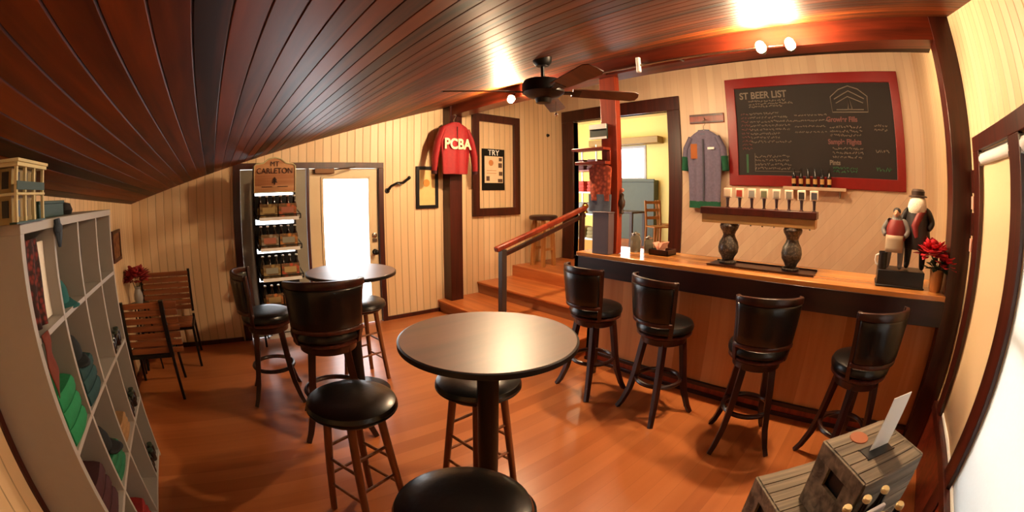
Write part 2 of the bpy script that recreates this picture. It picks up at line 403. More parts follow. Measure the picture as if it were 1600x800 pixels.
# right-hand windows with blinds
m_blind = blindmat('beige_blind', '#e3c7a0', .2)
m_blindw = blindmat('white_blind', '#eeeeea', .5)
for i, (x0, x1, mb) in enumerate(((2.13, 2.78, m_blind), (.9, 1.95, m_blindw))):
    wn_ = struct(B().box(x0, x0+.03, YS-.09, YS-.02, .42, 2.02).box(x1-.03, x1, YS-.09, YS-.02, .42, 2.02).box(x0, x1, YS-.09, YS-.02, .42, .46).box(x0, x1, YS-.09, YS-.02, 1.98, 2.02).box(x0, x1, YS-.08, YS-.04, 1.18, 1.22).build('window_%d' % (i+1), m_white))
    B().box(x0+.03, x1-.03, YS-.07, YS-.064, .46, 1.98).build('glass_pane', m_glass, wn_)
    bl = thing('roller_blind', ('beige roller blind with white roller in the right-hand window beside the bar' if i == 0 else 'plain white roller blind in the window at the right edge of the photo'), 'blind', ((x0+x1)/2, YS-.008, 1.96))
    hw = (x1-x0)/2-.005
    B().grid(lambda u, v: (-hw+u*2*hw, .003*math.sin(u*9), .0-v*1.52), 24, 4).build('shade', mb, bl, solid=.002)
    B().tube([(-hw, .012, .01), (hw, .012, .01)], .032, 20).build('roller', plain('white_roller', '#e4e2e4', .3), bl)
    B().box(-hw, hw, -.004, .012, -1.535, -1.515).build('hem_bar', m_paper, bl)
    B().box(-hw-.004, -hw+.01, -.02, .04, -.03, .05).box(hw-.01, hw+.004, -.02, .04, -.03, .05).build('bracket', m_chrome, bl, each=True)
tr = B().box(2.78, 2.93, YS, YS+.035, .42, 2.02).box(1.95, 2.13, YS, YS+.035, .42, 2.02).box(.72, .9, YS, YS+.035, .42, 2.02)
tr.box(.72, 2.93, YS, YS+.035, 2.02, 2.11).box(.7, 3.02, YS, YS+.05, .36, .42).box(1.95, 2.13, YS+.02, YS+.035, .0, .36)
struct(tr.build('trim_7', m_dark, bevel=.004))

# doorway casing in the bar wall
dc = B().box(XR-.03, XR+.12, 2.63, 2.84, .51, 2.86).box(XR-.03, XR+.12, 4.68, 4.93, .51, 2.86).box(XR-.03, XR+.12, 2.63, 4.93, 2.86, 3.06)
struct(dc.build('trim_8', m_dark, bevel=.006))
# far room
struct(B().box(9.0, 9.1, 1.0, 5.35, .5, 3.6).box(9.0, 9.1, 6.3, 8.6, .5, 3.6).box(9.0, 9.1, 5.35, 6.3, 2.75, 3.6).box(9.0, 9.1, 5.35, 6.3, .5, 2.0).build('wall_far', m_yellow))
struct(B().box(5.6, 9.1, 1.0, 1.1, .5, 3.6).build('wall_far_front', m_yellow))
struct(B().box(5.6, 9.1, 8.5, 8.6, .5, 3.6).build('wall_far_back', m_yellow))
struct(B().box(5.6, 9.1, 1.0, 8.6, 3.5, 3.6).build('ceiling_far_room', plain('pale_ceiling', '#dccf96', .7)))
wf = struct(B().frame('y', 5.3, 6.35, 1.95, 2.8, .06, 8.97, 9.08).build('window_3', m_white))
B().box(9.05, 9.056, 5.37, 6.28, 2.0, 2.75).build('glass_pane', m_glass, wf)
struct(B().box(8.7, 9.0, 4.8, 6.9, 2.82, 2.98).build('trim_9', plain('olive_soffit', '#8b6f3c', .6), bevel=.01))
tag(B().box(8.75, 8.98, 4.95, 6.1, .51, 1.95).box(8.72, 8.76, 4.93, 6.12, 1.9, 1.97).build('partition_panel', m_grey, bevel=.008), 'grey green boxed partition below the bright window beyond the doorway', 'partition')

# ------------------------------------------------------------------ bar counter
bar = thing('bar_counter', 'long bar with pale wood top, dark fascia and orange panelled front', 'bar', (3.0, 0, 0))
B().box(.04, .66, -.815, 2.56, 1.075, 1.12).build('counter_top', m_bartop, bar, bevel=.006)
B().box(.03, .08, -.81, 2.57, .915, 1.085).box(.03, .66, 2.52, 2.57, .915, 1.085).build('fascia', m_fascia, bar, bevel=.004)
B().box(.19, .22, -.81, 2.5, .1, 1.07).box(.19, .64, 2.47, 2.5, 0, 1.07).build('front_panel', m_panel, bar)
B().box(.17, .2, -.81, 2.5, 0, .035).box(.165, .2, -.81, 2.5, .09, .125).build('skirting', m_fascia, bar, bevel=.004)
B().box(.185, .21, -.81, 2.5, .03, .1).build('kick_board', m_postred, bar)
B().box(.08, .19, -.81, 2.5, 1.03, 1.06).build('under_board', m_fascia, bar)

# ------------------------------------------------------------------ seats
def arc(r, a0, a1, n, z): return [(r*math.cos(a0+(a1-a0)*k/n), r*math.sin(a0+(a1-a0)*k/n), z) for k in range(n+1)]
def make_barstool(label):       # faces +x
    t = thing('bar_stool', label, 'bar stool')
    for sx in (1, -1):
        for sy in (1, -1):
            P = [(.10, .66), (.118, .5), (.135, .33), (.158, .18), (.19, .06), (.215, .0)]
            B().tube([(sx*a, sy*a, z) for a, z in P], [.033, .032, .031, .029, .026, .023], 4, twist=PI/4).build('leg', m_stoolwood, t, bevel=.003)
    B().tube(arc(.178, 0, 2*PI*31/32, 31, .29), .018, 8, closed=True).build('foot_ring', m_stoolwood, t)
    B().lathe([(0, .60), (.15, .60), (.175, .612), (.178, .655), (.15, .665), (0, .665)], seg=36).build('seat_base', m_stoolwood, t)
    B().lathe([(0, .665), (.2, .665), (.215, .675), (.215, .69), (.2, .7), (0, .7)], seg=36).build('seat_rail', m_stoolred, t)
    B().lathe([(0, .698), (.205, .698), (.222, .712), (.225, .735), (.213, .758), (.18, .772), (.1, .778), (0, .78)], seg=40).build('seat_cushion', m_leather, t)
    R = .235; a = rad(57)
    for s in (1, -1):
        an = PI+s*a
        P = [(.205, .68), (.225, .78), (.237, .95), (.258, 1.10)]
        B().tube([(r_*math.cos(an), r_*math.sin(an), z) for r_, z in P], [.024, .023, .022, .02], 4, twist=PI/4+an, sq=(1, 1)).build('back_post', m_stoolwood, t, bevel=.003)
    def pad(u, v, rr, th):
        an = PI-a*.93+u*a*1.86
        lean = .028*v
        return ((rr+lean)*math.cos(an), (rr+lean)*math.sin(an), .805+.26*v)
    b = B(); b.grid(lambda u, v: pad(u, v, R, 0), 16, 4); o = b.build('backrest', m_leather, t, solid=.045, bevel=.012)
    def rail(u, v): 
        an = PI-a+u*a*2; return ((.268)*math.cos(an), .268*math.sin(an), 1.06+(.04+.012*math.sin(u*PI))*v)
    b = B(); b.grid(rail, 16, 1); b.build('top_rail', m_stoolwood, t, solid=.03, bevel=.006)
    def rail2(u, v):
        an = PI-a+u*a*2; return (.24*math.cos(an), .24*math.sin(an), .775+.03*v)
    b = B(); b.grid(rail2, 16, 1); b.build('lower_rail', m_stoolred, t, solid=.03, bevel=.006)
    return t
bs = make_barstool('black padded bar stool at the far left end of the bar, nearest the steps')
bs.location = (2.72, 2.05, 0); bs.rotation_euler = (0, 0, rad(-12)); GB = 'padded swivel stools along the bar'; bs['group'] = GB
clone(bs, (2.72, 1.38, 0), rad(-18), 'second bar stool from the steps, black back turned straight to the room', GB)
clone(bs, (2.68, .60, 0), rad(24), 'black bar stool in front of the tap tower, third from the steps', GB)
clone(bs, (2.70, -.17, 0), rad(36), 'last bar stool, swivelled beside the dark corner post and wooden crates', GB)
c5 = clone(bs, (.72, 2.74, 0), rad(76), 'black padded swivel stool with its back to the camera at the far table', 'padded swivel stools around the far table')
clone(bs, (.38, 3.42, 0), rad(-8), 'black padded swivel stool seen side-on in front of the beer rack', 'padded swivel stools around the far table')
c5.scale = (1.16, 1.16, 1.05)
# round backless stools
def make_round(label):
    t = thing('round_stool', label, 'stool')
    for k in range(4):
        an = PI/4+k*PI/2; c, s = math.cos(an), math.sin(an)
        B().tube([(c*.125, s*.125, .70), (c*.205, s*.205, 0)], [.022, .019], 12).build('leg', m_leg, t)
    for k in range(4):
        for z in ((.2, .38) if k % 2 else (.27, .46)):
            r_ = .125+(.7-z)/.7*.08; a0 = PI/4+k*PI/2; a1 = a0+PI/2
            B().tube([(r_*math.cos(a0), r_*math.sin(a0), z), (r_*math.cos(a1), r_*math.sin(a1), z)], .009, 8).build('rung', m_leg, t)
    B().lathe([(0, .665), (.17, .665), (.18, .675), (.18, .695), (0, .695)], seg=32).build('seat_base', m_stoolwood, t)
    B().lathe([(0, .693), (.2, .693), (.218, .703), (.224, .722), (.216, .742), (.19, .756), (.12, .765), (0, .768)], seg=48).build('seat_cushion', m_leather, t)
    B().tube(arc(.2205, 0, 2*PI*47/48, 47, .708), .004, 6, closed=True).build('piping', m_black, t)
    return t
rs = make_round('round black stool with reddish wood legs standing left of the near pub table')
rs.location = (.53, 1.735, 0); rs.rotation_euler = (0, 0, rad(20)); GR = 'backless round stools around the near pub table'; rs['group'] = GR
clone(rs, (1.175, 1.60, 0), rad(5), 'round stool tucked under the far side of the near pub table', GR)
clone(rs, (.555, .845, 0), rad(35), 'round black seat closest to the camera at the bottom edge', GR)
clone(rs, (1.24, 3.42, 0), rad(10), 'round black stool half hidden behind the far table, by the glass door', 'backless round stools around the near pub table')['group'] = 'round stool at the far table'
# stool on the landing
ls = thing('wooden_stool', 'plain wooden stool with dark seat on the landing behind the handrail', 'stool', (4.68, 4.62, .51))
B().lathe([(0, .72), (.2, .72), (.225, .735), (.225, .775), (.2, .79), (0, .79)], seg=28).build('seat', m_fascia, ls)
m_pine = wood('aged_pine', '#8a5428', '#b57a3e', rough=.5)
for k in range(4):
    an = PI/4+k*PI/2
    B().beam((.13*math.cos(an), .13*math.sin(an), .72), (.17*math.cos(an), .17*math.sin(an), 0), .05).build('leg', m_pine, ls)
B().box(-.13, .13, -.13, -.11, .25, .29).box(-.13, .13, .11, .13, .25, .29).box(-.13, -.11, -.13, .13, .45, .49).box(.11, .13, -.13, .13, .45, .49).build('stretcher', m_pine, ls, each=True)

# ------------------------------------------------------------------ tables
def make_table(label, loc, r):
    t = thing('pub_table', label, 'table', loc)
    top = B().lathe([(0, 1.045), (r-.006, 1.045), (r, 1.05), (r, 1.062), (r-.006, 1.068), (0, 1.068)], seg=96).build('table_top', m_tabletop, t)
    B().lathe([(r-.001, 1.04), (r+.004, 1.043), (r+.004, 1.064), (r-.001, 1.0665)], seg=96).build('edge_band', m_blackp, top)
    B().lathe([(0, .04), (.05, .04), (.05, 1.02), (.14, 1.03), (.14, 1.045), (0, 1.045)], seg=28).build('pedestal', m_black, t)
    B().lathe([(0, 0), (.26, 0), (.265, .012), (.22, .03), (.07, .055), (0, .055)], seg=40).build('base', m_black, t)
    return t
make_table('round brown pub table in the foreground with glossy highlight', (1.065, 1.375, 0), .392)
make_table('round pub table in front of the bright glass door', (1.085, 3.2, 0), .37)

# ------------------------------------------------------------------ cubby shelf on the left
cs = thing('cubby_shelf', 'tall white cubbyhole shelf of four columns against the left wall', 'shelf', (-.73, 1.31, 0))
YU = [0.0, .335, .675, 1.02, 1.36]; DX = .33; HT = 1.655; TH = .022
B().box(-DX, 0, -.012, TH, 0, HT).build('side_panel', m_white, cs, bevel=.002)
B().box(-DX, 0, YU[4]-TH/2, YU[4]+TH/2, 0, HT).build('side_panel', m_white, cs, bevel=.002)
B().box(-DX, 0.002, -.014, YU[4]+.014, HT-.03, HT+.004).build('top_board', m_white, cs, bevel=.002)
B().box(-DX, 0, 0, YU[4], .03, .052).build('bottom_board', m_white, cs)
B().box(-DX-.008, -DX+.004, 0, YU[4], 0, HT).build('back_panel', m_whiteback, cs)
for k in (1, 2, 3): B().box(-DX, 0, YU[k]-TH/2, YU[k]+TH/2, .03, HT-.03).build('divider', m_white, cs, bevel=.002)
ZS = [.46, .865, 1.285]
for z in ZS:
    for k in range(4): B().box(-DX, -.002, YU[k]+TH/2, YU[k+1]-TH/2, z-.01, z+.01).build('shelf_board', m_white, cs)
def yc(k): return 1.31+(YU[k]+YU[k+1])/2
# clothing and caps
def cloth(name, col, rough=.85): return plain(name, col, rough, var=.25, scale=30, bump=.25)
def folded(label, col, loc, h=.12, w=.24, d=.24, n=3, name='folded_shirt', cat='shirt', group='folded shirts in the cubbyholes'):
    b = B()
    for k in range(n):
        z0 = h*k/n; hh = h/n
        b.lathe([(0, z0), (.47, z0), (.5, z0+hh*.25), (.5, z0+hh*.75), (.47, z0+hh*.97), (0, z0+hh)], seg=24, M=Matrix.Diagonal((d*(1-.02*k), w*(1-.03*k), 1, 1)))
    # squircle the lathe
    for v in b.bm.verts:
        x_, y_ = v.co.x/(d/2), v.co.y/(w/2); r_ = math.hypot(x_, y_)
        if r_ > 1e-4:
            m_ = max(abs(x_), abs(y_)); f = (r_/m_)**.75; v.co.x *= f; v.co.y *= f
        v.co.z += .006*math.sin(v.co.x*60+v.co.y*35)*(.3 if v.co.z > .001 else 0)
    return tag(b.build(name, cloth('cloth_'+col[1:], col), loc=loc), label, cat, group)
def cap(label, col, loc, rz=0, s=1.0):
    t = thing('baseball_cap', label, 'cap', loc, rz, 'caps in the cubbyholes')
    m = cloth('cap_'+col[1:], col)
    B().lathe([(.095*s, 0), (.1*s, .02), (.095*s, .06*s), (.075*s, .092*s), (.04*s, .11*s), (0, .116*s)], seg=24).build('crown', m, t)
    B().grid(lambda u, v: ((.075+.085*v*math.sin(PI*(.12+.76*u)))*s, (-.085+.17*u)*s*(1-.15*v), .012-.018*v), 10, 4).build('visor', m, t, solid=.005)
    B().ball((0, 0, .116*s), .007).build('button', m, t)
    return t
def hangcloth(name, label, cat, col, x, y0, y1, z0, z1, pat=None, group=None):
    m = pat or cloth('hang_'+col[1:], col)
    b = B().grid(lambda u, v: (x+.012*math.sin(u*13+v*2)*(.3+.7*v), y0+(y1-y0)*u+.01*math.sin(v*5), z1-(z1-z0)*v), 16, 12)
    return tag(b.build(name, m, solid=.006), label, cat, group)
def pattern(name, c1, c2, sc):
    N = NT(name); co = N.n('ShaderNodeTexCoord'); vo = N.n('ShaderNodeTexVoronoi'); vo.inputs['Scale'].default_value = sc
    N.l(co.outputs['Object'], vo.inputs['Vector']); cr = N.n('ShaderNodeValToRGB'); cr.color_ramp.elements[0].color = lin(c1); cr.color_ramp.elements[1].color = lin(c2)
    cr.color_ramp.elements[0].position = .2; cr.color_ramp.elements[1].position = .6
    N.l(vo.outputs['Distance'], cr.inputs[0]); N.l(cr.outputs[0], N.b.inputs['Base Color']); N.b.inputs['Roughness'].default_value = .85; return N.m
hangcloth('hanging_scarf', 'dark red patterned scarf hanging in the top cubby nearest the camera', 'scarf', '', -.765, 1.355, 1.5, 1.305, 1.6, pattern('red_pattern', '#7a2a22', '#2a1212', 45))
tag(B().box(-.8, -.79, 1.53, 1.63, 1.3, 1.58).box(-.802, -.788, 1.55, 1.61, 1.34, 1.54).build('white_card', m_paper, bevel=.002), 'white card standing beside the patterned scarf', 'card')
tag(B().grid(lambda u, v: (-.728+.006*math.sin(9*v), 1.345+.07*u, 1.30-.22*v*(1-.3*u)), 6, 8).build('cloth_strip', cloth('rust', '#6b2b18'), solid=.004), 'rust red cloth strip hanging below the patterned scarf', 'cloth')
folded('bright green shirt stack bulging out of the nearest column', '#0f7a48', (-.86, yc(0), .876), .2, .26, .27)
folded('dark maroon folded shirts low in the nearest column', '#3a1216', (-.87, yc(0), .471), .2, .25, .25)
folded('bright green folded shirts in the bottom cubby of the nearest column', '#0f7a48', (-.87, yc(0), .053), .22, .25, .25)
cap('teal cap in the top cubby of the second column', '#145a5c', (-.87, yc(1), 1.296), 0)
folded('dark teal folded shirts in the second column', '#123c3e', (-.86, yc(1), .876), .17, .26, .27)
cap('black cap resting on the dark teal folded shirts', '#0c1214', (-.86, yc(1), 1.05), rad(-20))
folded('green folded shirt under the black cap of the second column', '#12603c', (-.86, yc(1), .471), .12, .25, .25)
cap('black cap lying on the green shirt low in the second column', '#0e0f12', (-.86, yc(1), .592), rad(15))
folded('red folded shirts at the bottom of the second column', '#8c1a16', (-.87, yc(1), .053), .15, .25, .25)
folded('tan folded shirt in the lower third column', '#8f6a42', (-.87, yc(2), .471), .1, .25, .25)
tag(B().tube([(-.745, 2.0, 1.62), (-.742, 2.004, 1.5), (-.742, 2.0, 1.4)], [.011, .013, .009], 8).build('hanging_tassel', cloth('maroon', '#3a1512')), 'narrow dark red tassel hanging at the third column', 'tassel')
tag(B().tube([(-.715, 1.65, 1.655), (-.71, 1.655, 1.6), (-.712, 1.66, 1.55)], [.016, .02, .008], 8).ball((-.71, 1.65, 1.62), .022, 1, 1.2, 1).build('ribbon_tag', cloth('blue_grey', '#3c4a5c')), 'blue grey ribbon tag clipped to the shelf top', 'ribbon')
struct(B().box(XL, XL+.014, 1.255, 1.292, 0, 1.66).build('trim_10', m_dark))
# little jars in the last column
m_jar = plain('dark_jar_glass', '#1b0f0c', .15); m_lid = plain('jar_lid', '#2e3a2e', .4)
def make_jar():
    t = thing('sample_jar', '', 'jar'); t['group'] = 'small dark jars in the last column'
    B().lathe([(0, 0), (.026, 0), (.028, .01), (.028, .06), (.02, .072), (0, .072)], seg=16).build('glass_body', m_jar, t)
    B().lathe([(0, .07), (.021, .07), (.021, .085), (0, .086)], seg=16).build('lid', m_lid, t); return t
jar0 = make_jar(); first = True
ORD = ['leftmost', 'second', 'third', 'fourth', 'fifth', 'sixth', 'seventh']
for z, nm in ((.876, 'upper'), (.471, 'middle'), (.053, 'lowest')):
    for k in range(4):
        lab = '%s small dark jar from the camera, %s filled cubby of last column' % (['first', 'second', 'third', 'fourth'][k], nm)
        j = jar0 if first else copy_tree(jar0); first = False
        j.location = (-.76-.012*(k % 2), 2.385+.075*k, z); j['label'] = lab

# things on top of the shelf
m_ochre = plain('ochre_paint', '#9a8452', .6); m_pale = plain('pale_trim_paint', '#cdbf90', .6); m_grn = plain('dark_green_paint', '#1c3a30', .5)
hs = thing('model_house', 'yellow model of a two-storey porched house on top of the white shelf', 'model house', (-.79, 1.39, 1.659))
B().box(-.17, .045, -.13, .10, 0, .165).build('walls', m_ochre, hs, bevel=.002)
B().box(-.18, .085, -.15, .125, .168, .18).box(-.185, .09, -.155, .13, .18, .19).box(-.18, .08, -.14, .12, .084, .092).build('cornice', m_pale, hs, bevel=.002)
b = B()
for y in (-.135, -.06, .02, .11):
    b.box(.065, .077, y-.006, y+.006, 0, .168)
for x_ in (-.16, -.09, -.02): b.box(x_-.006, x_+.006, -.142, -.132, 0, .168); b.box(x_-.006, x_+.006, .108, .118, 0, .168)
b.build('porch_column', m_pale, hs, each=True)
for z0 in (.02, .105):
    for y in (-.1, -.03, .05): 
        wq = B().box(.044, .049, y, y+.035, z0, z0+.05).build('window', m_blackp, hs)
    for x_ in (-.14, -.07, 0.0): B().box(x_, x_+.032, -.134, -.129, z0, z0+.05).build('window', m_blackp, hs)
B().box(.045, .08, -.15, .12, 0, .006).box(.075, .08, -.14, .115, .1, .125).build('porch_rail', m_grn, hs)
tag(B().box(-.97, -.8, 1.63, 1.95, 1.66, 1.715).box(-.975, -.795, 1.625, 1.955, 1.712, 1.725).build('green_box', m_grn, bevel=.003), 'flat dark green box lying on the white shelf beside the model house', 'box')
tag(B().lathe([(0, 0), (.05, 0), (.06, .02), (.045, .05), (0, .06)], c=(-.85, 2.06, 1.66), seg=20).build('dark_bowl', plain('charcoal', '#15100f', .5)), 'small dark domed pot on the white shelf end', 'pot')
pf = thing('framed_picture', 'small dark red framed picture on the left wall behind the shelf', 'picture', (XL+.001, 4.05, 1.31))
B().frame('y', -.17, .17, -.14, .14, .028, 0, .02).build('frame', m_dark, pf)
B().box(0, .01, -.15, .15, -.12, .12).build('print', pattern('brown_print', '#6b3a1c', '#8a5a30', 20), pf)

# slatted seats and flower by the left wall
m_slat = wood('slat_wood', '#6a3418', '#95552b', rough=.5, axis=0, scale=3)
def slat_chair(label, loc, rz, w, zb, zt, name='slatted_chair', over=0):
    t = thing(name, label, 'chair', loc, rz, 'slatted chairs by the left wall')
    h = w/2; n = 7
    b = B()
    for k in range(n): 
        z = zb+(zt-zb)*(k+.5)/n; b.box(-h+.01, h-.01+over, -.012, .006, z-.024, z+.024)
    b.build('backrest', m_slat, t, bevel=.004)
    b = B()
    for k in range(6): y = .03+.065*k; b.box(-h+.01, h-.01, y, y+.052, .42, .438)
    b.build('seat', m_slat, t, bevel=.004)
    for s in (1, -1):
        B().beam((s*h-.02*(over > 0)*(s > 0), -.026, zt+.01), (s*h, -.01, zb-.02), .04 if over else .03).build('back_post', m_black, t)
        B().beam((s*h, .0, .45), (s*(h+.02), -.05, 0), .026).build('leg', m_black, t)
        B().beam((s*h, .38, .42), (s*(h+.02), .45, 0), .026).build('leg', m_black, t)
    B().box(-h, h, -.02, .01, .39, .425).box(-h, h, .37, .4, .39, .42).box(-h-.012, -h+.012, 0, .4, .39, .42).box(h-.012, h+.012, 0, .4, .39, .42).build('seat_frame', m_black, t)
    return t
slat_chair('slatted wooden chair with black frame, back turned to the camera', (-.755, 3.6, 0), 0, .42, .42, .88, over=.13)
slat_chair('slatted wooden seat facing the camera against the back wall', (-.66, 4.75, 0), PI, .6, .5, .935)
ps = thing('plant_stand', 'small black round stand holding the red flowers behind the white shelf', 'stand', (-.93, 4.33, 0))
B().lathe([(0, .68), (.12, .68), (.12, .7), (0, .7)], seg=28).build('stand_top', m_black, ps)
for k in range(3):
    an = k*2*PI/3; B().tube([(.09*math.cos(an), .09*math.sin(an), .68), (.13*math.cos(an), .13*math.sin(an), 0)], .01, 8).build('leg', m_black, ps)
m_petal = plain('dark_red_petals', '#8a0f14', .6, var=.3); m_petalb = plain('bright_red_petals', '#c31420', .55, var=.3); m_leafg = plain('dark_leaves', '#1d3a1a', .6)
def petals(b, c, r, n, seed, squash=.6, pr=.045):
    R = random.Random(seed)
    for k in range(n):
        an = R.uniform(0, 2*PI); el = R.uniform(-.2, 1.2); d = Vector((math.cos(an)*math.cos(el), math.sin(an)*math.cos(el), math.sin(el)*squash))
        p = Vector(c)+d*r*R.uniform(.5, 1); t_ = d.cross(Vector((0, 0, 1))).normalized()*pr*.45; q = p+d*pr+Vector((0, 0, R.uniform(-.01, .015)))
        m = (p+q)/2+Vector((0, 0, .008)); base = p-d*pr*.4
        vs = [b.bm.verts.new(v) for v in (base, m-t_, q, m+t_)]; b.bm.faces.new((vs[0], vs[1], vs[2])); b.bm.faces.new((vs[0], vs[2], vs[3]))
    return b
fv = thing('vase_of_flowers', 'dark red flowers in a pale vase behind the white cubbyhole shelf', 'flowers', (-.93, 4.33, .701))
B().lathe([(0, 0), (.04, 0), (.055, .05), (.05, .1), (.03, .15), (.038, .17), (.03, .17), (0, .02)], seg=24).build('vase', plain('pale_glaze', '#8f8a86', .3), fv)
petals(B(), (0, 0, .25), .14, 220, 3, .75, .06).build('blooms', m_petal, fv, solid=.002)
b = B()
for k in range(7): b.tube([(0, 0, .05), (.03*math.cos(k), .03*math.sin(k), .16), (.06*math.cos(k), .06*math.sin(k), .25)], .003, 5)
b.build('stems', m_leafg, fv)

# ------------------------------------------------------------------ beer rack
rk = thing('bottle_rack', 'tall black wire beer rack with an arched wooden sign beside the door', 'rack', (.7, 4.62, 0))
RW = .235
b = B()
for s in (1, -1):
    b.box(s*RW-.012, s*RW+.012, .02, .045, 0, 2.0)
b.build('upright', m_black, rk, each=True)
LV = [1.455, 1.145, .835, .525]
for z in LV+[.22]:
    b = B().box(-RW, RW, -.28, .03, z-.012, z)
    for s in (1, -1): b.tube([(s*RW, .03, z+.1), (s*RW, -.15, z+.06), (s*RW, -.29, z+.035), (s*RW, -.29, z-.01)], .007, 6)
    b.tube([(-RW, -.29, z+.035), (RW, -.29, z+.035)], .006, 6)
    sh = b.build('shelf', m_black, rk)
    if z > .3: B().box(-RW+.012, RW-.012, .01, .02, z, z+.232).build('back_plate', m_black, sh)
    B().box(-RW+.02, RW-.02, -.3, -.292, z-.022, z+.012).build('gap_light_strip', m_paper, sh)  # white strip paints the daylight glow between the rack shelves
pts = [(-.235, 1.72), (.235, 1.72), (.235, 2.0), (.21, 2.02), (.13, 2.03), (.07, 2.075), (0, 2.09), (-.07, 2.075), (-.13, 2.03), (-.21, 2.02), (-.235, 2.0)]
sg = B().prism(pts, .02, Matrix.Translation((0, -.03, 0))).build('sign_board', wood('sign_wood', '#a8683c', '#d09a68', rough=.5, axis=0), rk)
b = B(); P3 = [(x_, -.032, z_) for x_, z_ in pts]; b.tube(P3, .009, 6, closed=True); b.build('sign_edge', m_pale, sg)
m_ink = plain('sign_ink', '#3b1c10', .6)
text_mesh('sign_lettering', 'MT', .075, m_ink, face_m((0, -.034, 2.02), (1, 0, 0)), sg)
text_mesh('sign_lettering', 'CARLETON', .085, m_ink, face_m((0, -.034, 1.945), (1, 0, 0)), sg, squash=.95)
B().box(-.006, .006, -.036, -.03, 1.8, 1.84).prism([(-.035, 1.82), (.035, 1.82), (0, 1.86)], .006, Matrix.Translation((0, -.036, 0))).prism([(-.028, 1.845), (.028, 1.845), (0, 1.885)], .006, Matrix.Translation((0, -.036, 0))).build('sign_emblem', m_ink, sg)
B().box(-.15, -.03, -.036, -.03, 1.775, 1.782).box(.03, .15, -.036, -.03, 1.775, 1.782).build('sign_rule', m_ink, sg, each=True)
def make_bottle(name, label, h=.23, body='#1a0d08', capc='#e9e4d8', lab='#8c7a50'):
    t = thing(name, label, 'bottle'); s = h/.23
    B().lathe([(0, 0), (.029, 0), (.0305, .006), (.0305, .115), (.027, .14), (.016, .17), (.0125, .19), (.0125, .22), (0, .22)], seg=16, M=Matrix.Scale(s, 4)).build('glass_body', plain('bottle_glass_'+body[1:], body, .12, bump=0), t)
    B().lathe([(.0125, .216), (.0155, .217), (.0155, .226), (.012, .23), (0, .23)], seg=14, M=Matrix.Scale(s, 4)).build('cap', plain('cap_'+capc[1:], capc, .35, metal=.3, bump=0), t)
    if lab: B().lathe([(.0312, .035), (.0312, .1)], seg=16, M=Matrix.Scale(s, 4)).build('paper_label', plain('label_'+lab[1:], lab, .6), t)
    return t
bt = make_bottle('beer_bottle', ''); first = True
cols = ['#a89058', '#c0603a', '#96907e', '#c4803e', '#a88c54', '#c05034', '#cc7e40', '#a8642c']
SH = ['top', 'second', 'third', 'fourth']
for i, z in enumerate(LV):
    for k in range(6):
        o = bt if first else copy_tree(bt); first = False
        o.location = (.7-.19+.076*k, 4.44, z+.001); o['group'] = 'bottles in the beer rack'
        o['label'] = '%s dark bottle on the %s shelf of the beer rack' % (['leftmost', 'second from left', 'third from left', 'third from right', 'second from right', 'rightmost'][k], SH[i])
    for s in (0, 1):
        x_ = .7-.2+.205*s
        c_ = thing('bottle_carton', '%s printed six-pack carton on the %s shelf of the beer rack' % (['left', 'right'][s], SH[i]), 'carton', (x_, 4.375, z+.001), 0, 'cartons in the beer rack')
        mc = pattern('carton_print_%d%d' % (i, s), cols[(i*2+s) % 8], '#6a5030', 22)
        B().box(0, .195, 0, .003, 0, .145).box(0, .195, .127, .13, 0, .12).box(0, .003, 0, .13, 0, .12).box(.192, .195, 0, .13, 0, .12).box(0, .195, 0, .13, -.0005, .002).build('carton_body', mc, c_)
        B().box(.03, .165, -.0015, 0, .05, .11).build('front_label', plain('carton_label_%d' % ((i+s) % 3), ['#b59a62', '#a8624a', '#8f8d7c'][(i+s) % 3], .6), c_)
tag(B().box(.52, .76, 4.36, 4.55, .222, .40).box(.515, .765, 4.355, 4.555, .4, .41).build('white_box', m_paper, bevel=.003), 'pale box on the lowest shelf of the beer rack', 'box')
tag(B().box(.79, .9, 4.38, 4.5, .222, .37).box(.8, .89, 4.378, 4.382, .26, .34).build('brown_box', m_pine, bevel=.003), 'small brown box at the right end of the lowest rack shelf', 'box')

# ------------------------------------------------------------------ back wall decorations
def frame_y(name, label, x0, x1, z0, z1, w, mat, y=YB, t=.03, cat='frame'):
    o = thing(name, label, cat, ((x0+x1)/2, y, (z0+z1)/2)); hx, hz = (x1-x0)/2, (z1-z0)/2
    B().frame('x', -hx, hx, -hz, hz, w, -t, 0).build('frame', mat, o, bevel=.004)
    return o
f1 = frame_y('framed_certificate', 'narrow black framed certificate left of the red jersey', 2.645, 2.985, 1.455, 2.02, .045, m_black, cat='picture')
B().box(-.14, .14, -.012, -.004, -.255, .255).build('sheet', plain('cream_sheet', '#d9b878', .6), f1)
B().lathe([(0, 0), (.05, 0), (.05, .004), (0, .004)], M=Matrix.Translation((-.01, -.014, .06)) @ Matrix.Rotation(PI/2, 4, 'X')).build('seal', plain('orange_seal', '#c9812e', .5), f1)
f2 = frame_y('wall_frame', 'large empty dark red wooden frame around the poster on the back wall', 3.56, 4.47, 1.31, 2.83, .115, m_dark, t=.05)
pp = thing('poster', 'black bordered poster with white heading hung inside the large frame', 'poster', (3.96, YB, 2.0))
B().box(-.215, .215, -.014, -.002, -.31, .31).build('board', m_black, pp)
B().box(-.17, .18, -.017, -.013, -.2, .2).build('sheet', plain('poster_cream', '#e0c8a4', .6), pp)
b = B(); R = random.Random(4)
text_mesh('heading', 'TRY', .12, m_paper, face_m((.0, -.018, .25), (1, 0, 0)), pp)
